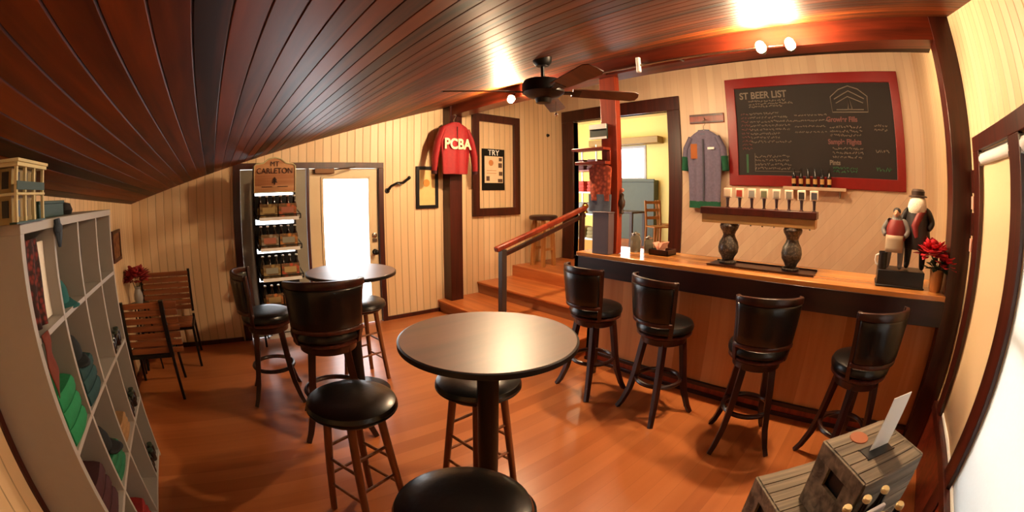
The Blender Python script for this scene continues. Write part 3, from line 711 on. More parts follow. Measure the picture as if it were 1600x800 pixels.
B().box(.09, .16, -.019, -.016, .03, .1).box(.1, .16, -.019, -.016, .13, .18).box(.1, .17, -.019, -.016, -.09, -.03).box(-.14, -.08, -.019, -.016, -.17, -.1).box(.08, .17, -.019, -.016, -.19, -.14).build('picture_print', plain('poster_brown', '#5a4030', .6), pp)
B().lathe([(0, 0), (.045, 0), (0, .003)], M=Matrix.Translation((-.05, -.017, .1)) @ Matrix.Rotation(PI/2, 4, 'X')).box(-.13, .05, -.019, -.016, -.02, -.012).box(-.13, .05, -.019, -.016, -.06, -.052).build('picture_spot', plain('poster_orange', '#c07a42', .6), pp)
# branch-shaped hook
tag(B().tube([(2.23, 4.955, 1.70), (2.27, 4.93, 1.76), (2.35, 4.92, 1.80), (2.43, 4.91, 1.80), (2.51, 4.89, 1.86)], [.02, .016, .014, .016, .02], 8).tube([(2.35, 4.92, 1.80), (2.4, 4.9, 1.77)], [.012, .006], 8).ball((2.51, 4.89, 1.865), .024).lathe([(0, 0), (.035, 0), (.03, .015), (0, .018)], M=Matrix.Translation((2.23, YB, 1.70)) @ Matrix.Rotation(PI/2, 4, 'X')).build('wall_hook', m_black), 'dark curved branch-shaped hook sticking out right of the door frame', 'hook')
tag(B().ball((5.15, YB-.02, 2.62), .022).lathe([(0, 0), (.03, 0), (.02, .012), (0, .015)], M=Matrix.Translation((5.15, YB, 2.62)) @ Matrix.Rotation(PI/2, 4, 'X')).build('round_ornament', m_black), 'tiny dark round knob on the cream wall left of the doorway', 'knob')

# ------------------------------------------------------------------ garments
def garment(poly, t, wave=.012, seed=0, n=26):
    """poly: outline in (u, z); filled grid with soft front and back, folds running down"""
    us = [p[0] for p in poly]; zs = [p[1] for p in poly]; u0, u1, z0, z1 = min(us), max(us), min(zs), max(zs)
    def span(z):
        xs = []
        for (a, b_), (c, d) in zip(poly, poly[1:]+poly[:1]):
            if (b_ <= z < d) or (d <= z < b_): xs.append(a+(z-b_)/(d-b_)*(c-a))
        return (min(xs), max(xs)) if len(xs) > 1 else None
    b = B(); rows = []
    for j in range(n+1):
        z = z0+1e-4+(z1-z0-2e-4)*j/n; s_ = span(z)
        if not s_: continue
        row = []
        for k in range(25):
            v = k/24; u = s_[0]+(s_[1]-s_[0])*v
            th = t*(.25+.75*math.sin(PI*v)**.5)
            f = wave*math.sin(u*38+seed)*min(1, (z1-z)*4)
            row.append((u, th, f, z))
        rows.append(row)
    def layer(s): return [[b.bm.verts.new((u, s*th/2+f, z)) for u, th, f, z in row] for row in rows]
    A, C = layer(-1), layer(1)
    for L in (A, C):
        for j in range(len(L)-1):
            for k in range(24): b.bm.faces.new((L[j][k], L[j][k+1], L[j+1][k+1], L[j+1][k]))
    for j in range(len(A)-1):
        for k in (0, 24): b.bm.faces.new((A[j][k], A[j+1][k], C[j+1][k], C[j][k]))
    for k in range(24):
        b.bm.faces.new((A[0][k], A[0][k+1], C[0][k+1], C[0][k])); b.bm.faces.new((A[-1][k], A[-1][k+1], C[-1][k+1], C[-1][k]))
    return b
def hanger(name, label, loc, rz, w, col):
    t = thing(name, label, 'hanger', loc, rz)
    B().tube([(-w, 0, -.08), (-w*.5, 0, -.035), (0, 0, 0), (w*.5, 0, -.035), (w, 0, -.08)], .012, 8).build('shoulder_bar', col, t)
    B().tube([(0, 0, 0), (0, 0, .06), (.018, 0, .085), (.03, 0, .11), (.012, 0, .135), (-.012, 0, .125)], .004, 6).build('hook', m_chrome, t)
    return t
m_jersey = cloth('red_jersey_cloth', '#8e1218', .7)
JX, JY, JZ = 3.09, 4.69, 2.57
rj = thing('red_jersey', 'long-sleeved red jersey with pale chest lettering hung on the dark post', 'jersey', (JX, JY, JZ))
garment([(-.19, -.66), (.2, -.66), (.24, -.3), (.25, -.12), (.2, -.03), (.07, .03), (-.07, .03), (-.2, -.03), (-.25, -.12), (-.22, -.3)], .12, .01).build('torso', m_jersey, rj)
for s in (1, -1):
    P = [(s*.19, 0, -.06), (s*.26, -.005, -.22), (s*.31, -.01, -.42), (s*.325, -.01, -.62)]
    B().tube(P, [.062, .07, .065, .05], 14, sq=(1, .6)).build('sleeve', m_jersey, rj)
    B().tube([P[-1], (s*.327, -.01, -.66)], [.052, .05], 14, sq=(1, .6)).build('cuff', cloth('jersey_dark', '#3a0a10'), rj)
B().tube([(-.075, -.01, .03), (-.03, -.045, -.01), (.03, -.045, -.01), (.075, -.01, .03), (0, .03, .04)], .014, 8, closed=True).build('collar', cloth('jersey_dark', '#3a0a10'), rj)
B().box(-.006, .006, -.068, -.05, -.18, -.03).build('placket', cloth('jersey_dark', '#3a0a10'), rj)
text_mesh('chest_lettering', 'PCBA', .19, plain('jersey_print', '#e6c7a6', .7), face_m((.0, -.078, -.27), (1, 0, 0)), rj, depth=.003, squash=.9, bold=.006)
hanger('coat_hanger', 'pale hanger holding the red jersey at the top of the dark post', (JX, JY+.02, JZ+.02), 0, .17, m_pale)
m_tee = cloth('mauve_grey_cloth', '#6e6880', .85); m_tgreen = cloth('tee_green', '#14573c')
TX, TY, TZ = 5.40, 2.22, 2.50
ts = thing('grey_tee', 'mauve grey shirt with green sleeves and hem hung beside the chalkboard', 'shirt', (TX, TY, TZ), -PI/2)
garment([(-.235, -.93), (.235, -.93), (.25, -.5), (.27, -.2), (.25, -.1), (.18, -.03), (.08, .02), (-.08, .02), (-.18, -.03), (-.25, -.1), (-.27, -.2), (-.25, -.5)], .10, .012, 2).build('body', m_tee, ts)
for s in (1, -1):
    B().tube([(s*.2, 0, -.07), (s*.28, 0, -.22), (s*.30, 0, -.36)], [.065, .075, .07], 14, sq=(1, .6)).build('sleeve', m_tee, ts)
    B().tube([(s*.30, 0, -.33), (s*.315, 0, -.52)], [.077, .075], 14, sq=(1, .6)).build('green_sleeve', m_tgreen, ts)
garment([(-.238, -1.02), (.238, -1.02), (.238, -.925), (-.238, -.925)], .11, .014, 2, 4).build('green_hem', m_tgreen, ts)
B().tube([(-.08, -.01, .02), (-.03, -.04, -.03), (.03, -.04, -.03), (.08, -.01, .02), (0, .03, .03)], .012, 8, closed=True).build('collar', cloth('collar_blue', '#5c6e84'), ts)
B().box(-.19, -.09, -.062, -.052, -.36, -.16).build('chest_print', plain('shirt_orange', '#a8602c', .8), ts)
B().box(.07, .17, -.062, -.052, -.24, -.21).build('small_print', m_paper, ts)
B().box(-.01, .01, -.064, -.05, -.93, -.1).build('centre_seam', cloth('tee_dark_seam', '#4a4a58'), ts)  # darker cloth strip down the middle of the shirt
hanger('wire_hanger', 'white hanger holding the grey and green shirt below the wood plaque', (TX, TY, TZ+.02), -PI/2, .17, m_paper)
pk = thing('peg_plaque', 'red brown wooden peg plaque above the grey shirt', 'plaque', (XR, 2.2, 2.7))
B().box(-.025, 0, -.27, .27, -.065, .065).build('board', m_postred, pk, bevel=.006)
B().box(-.03, -.024, -.26, .26, .035, .06).box(-.03, -.024, -.26, .26, -.06, -.04).build('border', m_dark, pk, each=True)
B().tube([(-.02, 0, -.02), (-.09, 0, -.03), (-.105, 0, .0)], .009, 8).build('peg', m_chrome, pk)

# ------------------------------------------------------------------ chalkboard
kb = thing('chalkboard', 'big red framed chalkboard with a chalked beer list on the bar wall', 'chalkboard', (XR, .585, 2.5))
HB, VB, FB = 1.285, .705, .135
B().frame('y', -HB, HB, -VB, VB, FB, -.045, 0).build('frame', m_redframe, kb, bevel=.008)
B().box(-.02, 0, -HB+FB, HB-FB, -VB+FB, VB-FB).build('writing_surface', m_chalk, kb)
CX = -.024
def ctext(txt, size, yl, z, mat=m_chalkw, align='LEFT'):   # yl = left edge, seen from the room (+y is left)
    return text_mesh('chalk_lettering', txt, size, mat, face_m((CX, yl, z), (0, -1, 0)), kb, depth=.001, align=align, bold=.003)
ctext('ST BEER LIST', .125, 1.08, .46)
R = random.Random(11)
def scribble(rows, mat, name='chalk_lines'):
    b = B()
    for yl, z, L, h in rows:
        y = yl
        while y > yl-L:
            wd = R.uniform(.02, .05)
            pts_ = [(CX, y-wd*q/4, z+R.uniform(-h, h)*.5) for q in range(5)]
            b.tube(pts_, .006, 4); y -= wd+R.uniform(.006, .02)
    return b.build(name, mat, kb)
scribble([(.95, .385-.036*k, R.choice([.3, .5, .62]), .026) for k in range(3)], m_chalkw)
scribble([(.95, .22-.052*k, R.choice([.55, .42, .66]), .03) for k in range(8)], m_chalkw)
scribble([(.3, .18-.07*k, .45, .02) for k in range(4)], m_chalkw)
scribble([(1.08, .22-.05*k, .12, .03) for k in range(10)], m_chalkp)
scribble([(.90, -.33-.05*k, .5, .03) for k in range(4)], m_chalkw)
B().box(CX-.001, CX, .9, .906, -.52, -.29).box(CX-.001, CX, .25, .906, -.52, -.515).build('chalk_box', m_chalkw, kb)
B().box(CX-.001, CX, 1.0, 1.03, -.54, -.3).build('green_chalk', m_chalkg, kb)
ctext('Growler Fills', .085, -.16, .12, m_chalkp)
scribble([(-.2, .03-.05*k, .45, .03) for k in range(3)]+[(-.85, .05-.05*k, .2, .03) for k in range(2)], m_chalkw)
ctext('Sample Flights', .085, -.16, -.15, m_chalkp)
scribble([(-.22, -.23-.05*k, .42, .03) for k in range(3)]+[(-.85, -.25, .2, .04)], m_chalkw)
ctext('Pints', .08, -.17, -.40)
scribble([(-.22, -.46-.04*k, .35, .03) for k in range(2)]+[(-.85, -.46, .22, .05)], m_chalkg)
# chalked house emblem: arched outline with rooflines
b = B(); e0, ez = -.52, .34
b.tube([(CX, e0+.26, ez-.13), (CX, e0+.27, ez+.06), (CX, e0+.14, ez+.15), (CX, e0, ez+.19), (CX, e0-.14, ez+.15), (CX, e0-.27, ez+.06), (CX, e0-.26, ez-.13)], .007, 5, closed=True)
b.tube([(CX, e0+.22, ez+.03), (CX, e0, ez+.13), (CX, e0-.22, ez+.03)], .007, 5); b.tube([(CX, e0+.2, ez-.02), (CX, e0+.02, ez+.06), (CX, e0-.2, ez-.02)], .006, 5)
b.tube([(CX, e0+.03, ez-.09), (CX, e0, ez+.04), (CX, e0-.03, ez-.09)], .007, 5, closed=True); b.tube([(CX, e0+.2, ez-.1), (CX, e0-.2, ez-.1)], .006, 5)
b.build('chalk_emblem', m_chalkw, kb)
# bottle shelf under the chalkboard
sf = thing('wall_shelf', 'narrow pale wall shelf carrying a row of bottles over the chalkboard edge', 'shelf', (XR, .62, 1.80))
B().box(-.17, 0, -.44, .44, -.04, 0).build('board', plain('shelf_pale', '#cdb090', .5), sf, bevel=.004)
B().box(-.12, 0, -.36, -.34, -.12, -.04).box(-.12, 0, .34, .36, -.12, -.04).build('bracket', m_chrome, sf, each=True)
bq = make_bottle('sample_bottle', '', .22, '#0e0a10', '#1c1820', '#c99a5a')
for k in range(6):
    o = bq if k == 0 else copy_tree(bq); o.location = (5.4, .92-.1*k, 1.801); o['group'] = 'bottles on the wall shelf'
    o['label'] = '%s dark bottle with a tan label on the wall shelf below the chalkboard' % ['leftmost', 'second from left', 'third from left', 'third from right', 'second from right', 'rightmost'][k]

# ------------------------------------------------------------------ tap tower
tt = thing('tap_tower', 'beer tap tower with a dark beam on two carved grey urn-shaped legs', 'tap tower', (3.36, .86, 1.12))
m_stone = pattern('carved_stone', '#5b5348', '#2e2923', 60); m_stone.node_tree.nodes['Principled BSDF'].inputs['Roughness'].default_value = .35
for y in (.285, -.29):
    B().lathe([(0, 0), (.075, 0), (.078, .015), (.05, .03), (.06, .055), (.085, .09), (.092, .13), (.082, .175), (.06, .21), (.052, .235), (.062, .26), (.08, .285), (.085, .305), (.075, .325), (0, .325)], c=(0, y, 0), seg=40).build('urn_leg', m_stone, tt)
B().box(-.09, .09, -.5, .53, .395, .45).build('beam_top', m_dark, tt, bevel=.004)
B().box(-.075, .085, -.49, .52, .325, .395).build('beam_body', plain('aged_brass_panel', '#b8905a', .35, metal=.4, bump=0), tt, bevel=.004)
for k in range(8):
    y = .31-.11*k+.04
    B().tube([(.085, y, .37), (.13, y, .37), (.14, y, .335), (.14, y, .30)], [.012, .012, .01, .008], 8).build('faucet', m_chrome, tt)
tt_h = [('#d0b898', 'tan'), ('#a33a24', 'red'), ('#8f8a80', 'grey'), ('#6a6a4c', 'olive'), ('#8c8070', 'stone'), ('#7c7364', 'taupe'), ('#2c2622', 'charcoal'), ('#3b3c40', 'slate')]
for k in range(8):
    y = 1.16-.110*k
    t = thing('beer_tap', '%s beer tap on the tower, %s from the left' % (tt_h[k][1], ['first', 'second', 'third', 'fourth', 'fifth', 'sixth', 'seventh', 'eighth'][k]), 'beer tap', (3.34, y, 1.57), 0, 'beer taps on the tower')
    B().lathe([(0, 0), (.02, 0), (.02, .012), (.011, .02), (.013, .06), (.017, .09), (0, .095)], seg=12).build('stem', m_stoolwood, t)
    B().box(-.012, .012, -.036, .036, .088, .165).build('paddle', plain('tap_frame', '#e3cbb0', .4), t, bevel=.006)
    B().box(-.0145, -.0115, -.025, .025, .1, .15).build('badge', plain('badge_%d' % k, tt_h[k][0], .5), t)
tag(B().box(3.2, 3.48, .34, 1.28, 1.121, 1.128).box(3.2, 3.215, .34, 1.28, 1.128, 1.136).box(3.465, 3.48, .34, 1.28, 1.128, 1.136).build('drip_tray', m_stoolwood), 'dark flat drip tray under the tap tower legs', 'tray')
bpy.data.objects['tap_tower'].location.z = 1.129

# ------------------------------------------------------------------ figurine, mug and poinsettia at the right end of the bar
def skin_fig(name, verts, edges, radii, mat, parent, sub=2):
    me = bpy.data.meshes.new(name); me.from_pydata(verts, edges, []); me.materials.append(mat)
    o = bpy.data.objects.new(name, me); COL.objects.link(o); o.parent = parent
    me.skin_vertices if hasattr(me, 'skin_vertices') else None
    md = o.modifiers.new('skin', 'SKIN')
    if not me.skin_vertices: me.attributes
    for i, r in enumerate(radii): me.skin_vertices[0].data[i].radius = (r, r)
    me.skin_vertices[0].data[0].use_root = True
    s = o.modifiers.new('sub', 'SUBSURF'); s.levels = s.render_levels = sub
    return o
tag(B().box(3.17, 3.40, -.62, -.20, 1.121, 1.235).box(3.16, 3.41, -.63, -.19, 1.121, 1.135).build('black_plinth', m_blackp, bevel=.006), 'black box plinth under the bearded figurine at the bar end', 'plinth')
m_coat = plain('figurine_dark_coat', '#1c1512', .5); m_fl = plain('figurine_skin', '#b98a66', .5); m_beard = plain('white_beard', '#efe3cc', .8, bump=.4, scale=80)
m_red = plain('figurine_red', '#7a1a16', .5); m_trous = plain('figurine_grey', '#6e6a66', .5); m_apron = plain('figurine_apron', '#a08a70', .6); m_hatb = plain('figurine_hat', '#3a2618', .5)
def figure(label, loc, rz, H, body, extras):
    t = thing('figurine', label, 'figurine', loc, rz); k = H/1.0
    V = [(0, 0, .50), (0, 0, .60), (0, .0, .72), (0, 0, .82), (.01, 0, .88), (.02, 0, .945),
         (0, .085, .48), (.01, .09, .27), (0, .095, .05), (.06, .10, .03), (0, -.085, .48), (.01, -.09, .27), (0, -.095, .05), (.06, -.10, .03),
         (0, .13, .78), (.03, .19, .64), (.10, .14, .56), (0, -.13, .78), (.03, -.19, .64), (.10, -.14, .56)]
    E_ = [(0, 1), (1, 2), (2, 3), (3, 4), (4, 5), (0, 6), (6, 7), (7, 8), (8, 9), (0, 10), (10, 11), (11, 12), (12, 13), (3, 14), (14, 15), (15, 16), (3, 17), (17, 18), (18, 19)]
    Rr = [.12, .12, .125, .07, .045, .075, .075, .055, .04, .03, .075, .055, .04, .03, .055, .045, .032, .055, .045, .032]
    skin_fig('body', [(x_*k*1.3, y_*k*1.5, z_*k) for x_, y_, z_ in V], E_, [r_*k*1.4 for r_ in Rr], body, t)
    extras(t, k); return t
def ex1(t, k):
    B().ball((.03*k, 0, .93*k), .075*k, 1, .9, 1.1).ball((.105*k, 0, .93*k), .014*k).ball((.02*k, .07*k, .93*k), .016*k).ball((.02*k, -.07*k, .93*k), .016*k).build('face', m_fl, t)
    B().ball((.085*k, .026*k, .95*k), .009*k).ball((.085*k, -.026*k, .95*k), .009*k).build('eye', m_blackp, t, each=True)
    B().ball((.1*k, .0, .85*k), .15*k, .8, 1.15, 1.0).ball((.03*k, 0, .92*k), .13*k, .85, 1.2, .7).ball((.1*k, 0, .895*k), .03*k, .8, 1.8, .6).build('beard', m_beard, t)
    B().lathe([(0, 0), (.17, 0), (.17, .015), (.12, .03), (.125, .08), (.1, .11), (0, .115)], c=(0, 0, 0), seg=20, M=Matrix.Translation((.0, 0, .985*k)) @ Matrix.Scale(k, 4)).build('hat', m_hatb, t)
    B().tube([(.08*k, .12*k, .82*k), (.17*k, .04*k, .72*k), (.2*k, -.02*k, .6*k), (.21*k, .02*k, .45*k)], [.06*k, .07*k, .07*k, .05*k], 10).build('scarf', m_red, t)
    B().lathe([(.24, .3), (.25, .42), (.22, .6), (.19, .78)], seg=20, M=Matrix.Scale(k, 4)).build('coat', m_coat, t, solid=.01)
def ex2(t, k):
    B().ball((.03*k, 0, .93*k), .08*k, 1, .9, 1.1).ball((.11*k, 0, .93*k), .016*k).ball((.02*k, .075*k, .93*k), .016*k).ball((.02*k, -.075*k, .93*k), .016*k).build('face', m_fl, t)
    B().ball((-.0*k, 0, .97*k), .09*k, 1, 1, .75).build('hair', m_coat, t)
    B().ball((.09*k, .028*k, .95*k), .01*k).ball((.09*k, -.028*k, .95*k), .01*k).build('eye', m_blackp, t, each=True)
    B().lathe([(.2, .5), (.21, .6), (.2, .72), (.15, .82)], seg=20, M=Matrix.Scale(k, 4)).build('jacket', m_red, t, solid=.012)
    B().grid(lambda u, v: (.23*k*math.cos((u-.5)*1.6), .24*k*math.sin((u-.5)*1.8), (.3+.28*v)*k), 8, 4).build('apron', m_apron, t, solid=.008)
figure('tall bearded figurine in a dark coat with white beard and brown hat', (3.29, -.53, 1.2365), rad(165), .50, m_coat, ex1)
figure('smaller figurine in red jacket and pale apron beside the bearded figurine', (3.235, -.335, 1.2365), rad(165), .40, m_trous, ex2)
mg = thing('beer_mug', 'black mug with pale handle on the plinth beside the figurines', 'mug', (3.21, -.235, 1.2365))
B().lathe([(0, 0), (.036, 0), (.04, .01), (.038, .1), (.04, .115), (.035, .115), (.033, .015), (0, .012)], seg=24).build('mug_body', m_blackp, mg)
B().tube([(0, .036, .095), (-.0, .062, .085), (0, .066, .055), (0, .056, .03), (0, .038, .022)], .007, 8).build('mug_handle', m_paper, mg)
po = thing('potted_poinsettia', 'red poinsettia in a brown wooden pot at the right end of the bar', 'plant', (3.19, -.735, 1.121))
B().lathe([(0, 0), (.05, 0), (.058, .02), (.066, .12), (.07, .15), (.062, .15), (.058, .13), (0, .125)], seg=20).build('pot', m_pine, po)
petals(petals(B(), (-.02, .06, .24), .11, 110, 5, .7, .075), (-.04, -.08, .17), .07, 50, 8, .8, .07).build('bracts', m_petalb, po, solid=.002)
petals(B(), (0, .0, .15), .11, 40, 9, .5, .06).build('leaves', m_leafg, po, solid=.002)
b = B()
for k in range(6): b.tube([(0, 0, .12), (.03*math.cos(k*1.1), .05*math.sin(k*1.1), .22)], .004, 5)
b.build('stems', m_leafg, po)

# ------------------------------------------------------------------ items on the left end of the bar and the middle post
tag(B().box(3.06, 3.15, 2.2, 2.385, 1.121, 1.5).box(3.055, 3.155, 2.195, 2.39, 1.49, 1.505).build('grey_bin', plain('mauve_grey', '#5c4c50', .5), bevel=.006), 'tall mauve grey box standing on the bar against the middle post', 'box')
m_clear = plain('jar_glass', '#a8a08a', .1, bump=0, **{'Transmission Weight': .7})
def jar(label, loc, r, h, fill):
    t = thing('glass_jar', label, 'jar', loc)
    B().lathe([(0, 0), (r, 0), (r*1.03, .01), (r*1.03, h*.8), (r*.8, h*.92), (r*.8, h), (r*.75, h), (r*.75, h*.9), (r*.95, h*.78), (r*.95, .012), (0, .01)], seg=24).build('glass', m_clear, t)
    B().lathe([(0, .012), (r*.9, .012), (r*.9, h*.6), (0, h*.65)], seg=20).build('contents', fill, t)
    B().lathe([(0, h), (r*.85, h), (r*.85, h+.012), (r*.3, h+.02), (0, h+.035)], seg=20).build('lid', m_chrome, t)
jar('clear jar with metal lid on the bar right of the middle post', (3.42, 2.13, 1.121), .05, .16, plain('jar_fill', '#8f7a50', .6))
jar('clear jar of brown filling on the bar in front of the doorway', (3.46, 2.0, 1.121), .045, .13, plain('jar_fill_dark', '#5a2f18', .6))
tr_ = thing('napkin_tray', 'dark tray with folded pink napkins on the bar below the doorway', 'tray', (3.45, 1.84, 1.121))
B().box(-.09, .09, -.1, .1, 0, .008).box(-.09, .09, -.1, -.092, 0, .05).box(-.09, .09, .092, .1, 0, .05).box(-.09, -.082, -.1, .1, 0, .05).box(.082, .09, -.1, .1, 0, .05).build('tray', m_stoolwood, tr_)
tag(B().box(-.06, .06, -.003, .003, 0, .12, Matrix.Translation((3.44, 1.86, 1.13)) @ Matrix.Rotation(.5, 4, 'X')).box(-.06, .06, -.003, .003, 0, .13, Matrix.Translation((3.44, 1.83, 1.13)) @ Matrix.Rotation(-.7, 4, 'X')).box(-.06, .06, -.003, .003, 0, .1, Matrix.Translation((3.44, 1.84, 1.13)) @ Matrix.Rotation(-.1, 4, 'X')).build('napkins', plain('pink_napkin', '#d9a088', .8)), 'folded pink napkins standing in the dark tray', 'napkins')
# things on the middle post
tag(B().box(3.135, 3.158, 2.27, 2.47, 2.17, 2.31).build('post_sign', plain('dark_green_sign', '#24302a', .5), bevel=.003), 'small dark green and white sign near the top of the middle post', 'sign')
tag(B().box(3.128, 3.1345, 2.27, 2.47, 2.265, 2.31).box(3.128, 3.1345, 2.27, 2.47, 2.17, 2.19).build('sign_stripe', m_paper), 'white border strips across the small green post sign', 'sign')
tag(B().box(3.04, 3.158, 2.24, 2.62, 2.06, 2.085).box(3.06, 3.158, 2.24, 2.6, 1.93, 1.96).box(3.14, 3.158, 2.24, 2.28, 1.96, 2.06).build('post_shelf', m_postred, bevel=.004), 'two red brown little shelves fixed to the middle post', 'shelf')
tag(garment([(-.11, -.2), (.11, -.2), (.13, .1), (.06, .14), (-.06, .14), (-.13, .1)], .05, .006, 1).build('orange_shirt', pattern('orange_print', '#d0603a', '#8f3a20', 30), loc=(3.125, 2.345, 1.80)), 'orange red printed cloth hanging from the middle post', 'cloth')
bpy.data.objects['orange_shirt'].rotation_euler = (0, 0, -PI/2)
o = garment([(-.12, -.1), (.12, -.1), (.13, .06), (-.13, .06)], .05, .008, 3).build('blue_cloth', cloth('blue_grey_cloth', '#59606e'), loc=(3.125, 2.35, 1.60)); o.rotation_euler = (0, 0, -PI/2)
tag(o, 'blue grey folded cloth below the orange cloth on the middle post', 'cloth')
ow = thing('wall_lantern', 'small dark hanging ornament on the right edge of the middle post', 'ornament', (3.2, 2.15, 1.58))
B().lathe([(0, -.1), (.02, -.09), (.012, -.05), (.028, -.02), (.03, .02), (.015, .05), (.02, .08), (0, .1)], seg=14).build('ornament_body', m_hatb, ow)
B().ball((0, -.005, .12), .018).build('ornament_head', plain('ornament_pink', '#b5705c', .5), ow)

# ------------------------------------------------------------------ handrail
hr = thing('handrail', 'sloping red brown handrail on a dark newel post beside the steps', 'handrail', (3.0, 3.6, .17))
B().box(-.035, .035, -.035, .035, 0, .86).build('newel_post', plain('newel_grey', '#3b312e', .4), hr, bevel=.004)
B().beam((-.1, 0, .865), (1.45, 0, 1.285), .07, .06).build('top_rail', m_postred, hr, bevel=.014)
B().beam((-.02, 0, .79), (1.45, 0, 1.19), .04, .05).build('under_rail', m_dark, hr, bevel=.006)
B().box(1.36, 1.42, -.03, .03, .345, 1.23).build('upper_post', m_dark, hr, bevel=.004)
B().ball((1.46, 0, 1.31), .045).lathe([(0, 1.22), (.05, 1.22), (.03, 1.26), (0, 1.28)], c=(1.45, 0, 0), seg=16).build('finial', m_brass, hr)

# ------------------------------------------------------------------ far room furniture seen through the doorway
rs2 = thing('display_rack', 'white wire display rack with stacked shirts inside the left of the doorway', 'rack', (6.25, 4.95, .511))
b = B()
for x_ in (-.2, .2):
    for y in (-.33, .33): b.box(x_-.012, x_+.012, y-.012, y+.012, 0, 2.0)
b.build('upright', m_paper, rs2, each=True)
for z in (.3, .75, 1.15, 1.55, 1.95): B().box(-.22, .22, -.35, .35, z-.02, z).build('shelf', m_postred if z > 1.2 else m_paper, rs2)
for i, (z, c_, n_) in enumerate(((2.061, '#4a2018', 'dark red'), (1.661, '#a8321e', 'scarlet'), (1.261, '#6c6a60', 'grey'), (.811, '#7c6a3e', 'olive'))):
    for q, y in enumerate((4.78, 5.1)):
        folded('%s shirt stack %s on the display rack beyond the doorway' % (n_, ['right', 'left'][q]), c_, (6.25, y, z), .2, .26, .3, group='shirt stacks on the display rack')
def far_chair(label, loc, rz):
    t = thing('wooden_chair', label, 'chair', loc, rz, 'wooden chairs in the far room')
    B().box(-.2, .2, -.2, .2, .44, .47).build('seat', m_pine, t, bevel=.006)
    for sx in (1, -1):
        B().beam((sx*.18, .18, .44), (sx*.19, .2, 0), .035).build('leg', m_pine, t)
        B().beam((sx*.18, -.18, .44), (sx*.19, -.2, 0), .035).build('leg', m_pine, t)
        B().beam((sx*.18, -.18, .46), (sx*.18, -.24, .98), .035).build('back_post', m_pine, t)
    for z in (.62, .78, .94): B().box(-.18, .18, -.24, -.22, z-.03, z+.03).build('back_slat', m_pine, t)
    return t
fc = far_chair('light wooden chair seen near the right side of the doorway', (7.7, 4.25, .511), rad(150))
clone(fc, (7.9, 5.0, .511), rad(-160), 'light wooden chair beside the brown table in the far room', 'wooden chairs in the far room')
ft = thing('dining_table', 'brown table in front of the grey green partition in the far room', 'table', (7.6, 5.05, .511))
B().box(-.3, .3, -.4, .4, .71, .75).build('table_top', m_hatb, ft, bevel=.008)
for sx in (1, -1):
    for sy in (1, -1): B().box(sx*.26-.03, sx*.26+.03, sy*.36-.03, sy*.36+.03, 0, .71).build('leg', m_hatb, ft)
bpy.data.objects['wooden_chair.001'].location = (8.3, 4.35, .511)

# ------------------------------------------------------------------ ceiling fan
FX, FY = 2.02, 1.98; FZ = cz(FX, FY)
fan = thing('ceiling_fan', 'dark ceiling fan with four wooden blades hanging near the track lights', 'fan', (FX, FY, FZ))
B().lathe([(0, .0), (.07, .02), (.065, -.03), (.045, -.055), (0, -.06)], seg=28).build('canopy', m_black, fan)
B().tube([(0, 0, -.05), (0, 0, -.16)], .013, 12).build('down_rod', m_black, fan)
B().lathe([(0, -.14), (.05, -.145), (.13, -.165), (.145, -.19), (.145, -.25), (.11, -.275), (.06, -.29), (.05, -.32), (0, -.325)], seg=36).build('motor_housing', m_black, fan)
m_blade = wood('fan_blade_wood', '#3a1c10', '#5f3320', rough=.35, axis=0)
for a_ in (-38, 34, 146, 250):
    M = Matrix.Rotation(rad(a_), 4, 'Z') @ Matrix.Translation((0, 0, -.245)) @ Matrix.Rotation(rad(-15), 4, 'X')
    b = B(); b.box(.10, .24, -.018, .018, -.006, .004, M); b.box(.2, .26, -.04, .04, -.006, .002, M); ir = b.build('blade_iron', m_black, fan, bevel=.002)
    b = B(); pr_ = [(.2, -.05), (.3, -.058), (.64, -.068), (.675, -.05), (.685, 0), (.675, .05), (.64, .068), (.3, .058), (.2, .05)]
    b.prism(pr_, .007, M @ Matrix.Translation((0, 0, .004)) @ Matrix.Rotation(-PI/2, 4, 'X')); b.build('blade', m_blade, fan)
tag(B().tube([(FX+.06, FY-.06, FZ-.31), (FX+.06, FY-.06, FZ-.39)], .003, 6).ball((FX+.06, FY-.06, FZ-.40), .012).build('pull_chain', m_chrome), 'short pull chain with pale bead under the ceiling fan', 'pull chain')
bpy.data.objects['pull_chain'].parent = fan; bpy.data.objects['pull_chain'].location = (-FX, -FY, -FZ)
for k_ in ('label', 'category'): del bpy.data.objects['pull_chain'][k_]

# ------------------------------------------------------------------ track lights
tk = thing('light_track', 'thin pale metal light track running along the front of the beam', 'light track', (3.04, 1.6, 2.765))
B().tube([(0, 1.05, -.005), (0, 0, .0), (0, -1.1, -.005)], .010, 10).build('rail', m_chrome, tk)
B().tube([(0, .22, .07), (0, .22, -.06)], .022, 14).build('junction', m_paper, tk)
B().box(0, .07, -.9, -.88, -.01, .01).box(0, .07, .6, .62, -.01, .01).box(0, .07, -.2, -.18, -.01, .01).build('bracket', m_chrome, tk, each=True)
def lamp(label, loc, aim, st, col='#ffdcae', r=.036):
    t = thing('spot_lamp', label, 'lamp', loc, 0, 'lamps along the beam')
    d = (Vector(aim)-Vector(loc)).normalized(); q = d.to_track_quat('Z', 'Y').to_matrix().to_4x4()
    B().lathe([(.0, -.085), (.02, -.085), (.03, -.06), (.04, -.02), (.043, .0), (.038, .0), (.033, -.03), (0, -.05)], seg=20, M=q).build('lamp_shell', m_chrome, t)
    B().tube([-d*.08, -d*.08+Vector((.04, 0, .03))], .007, 8).build('lamp_arm', m_black, t)
    B().ball(tuple(d*.028), r, 1, 1, 1).build('bulb', emit('bulb_light_%s' % label[:9].replace(' ', '_'), col, st), t)
    return t
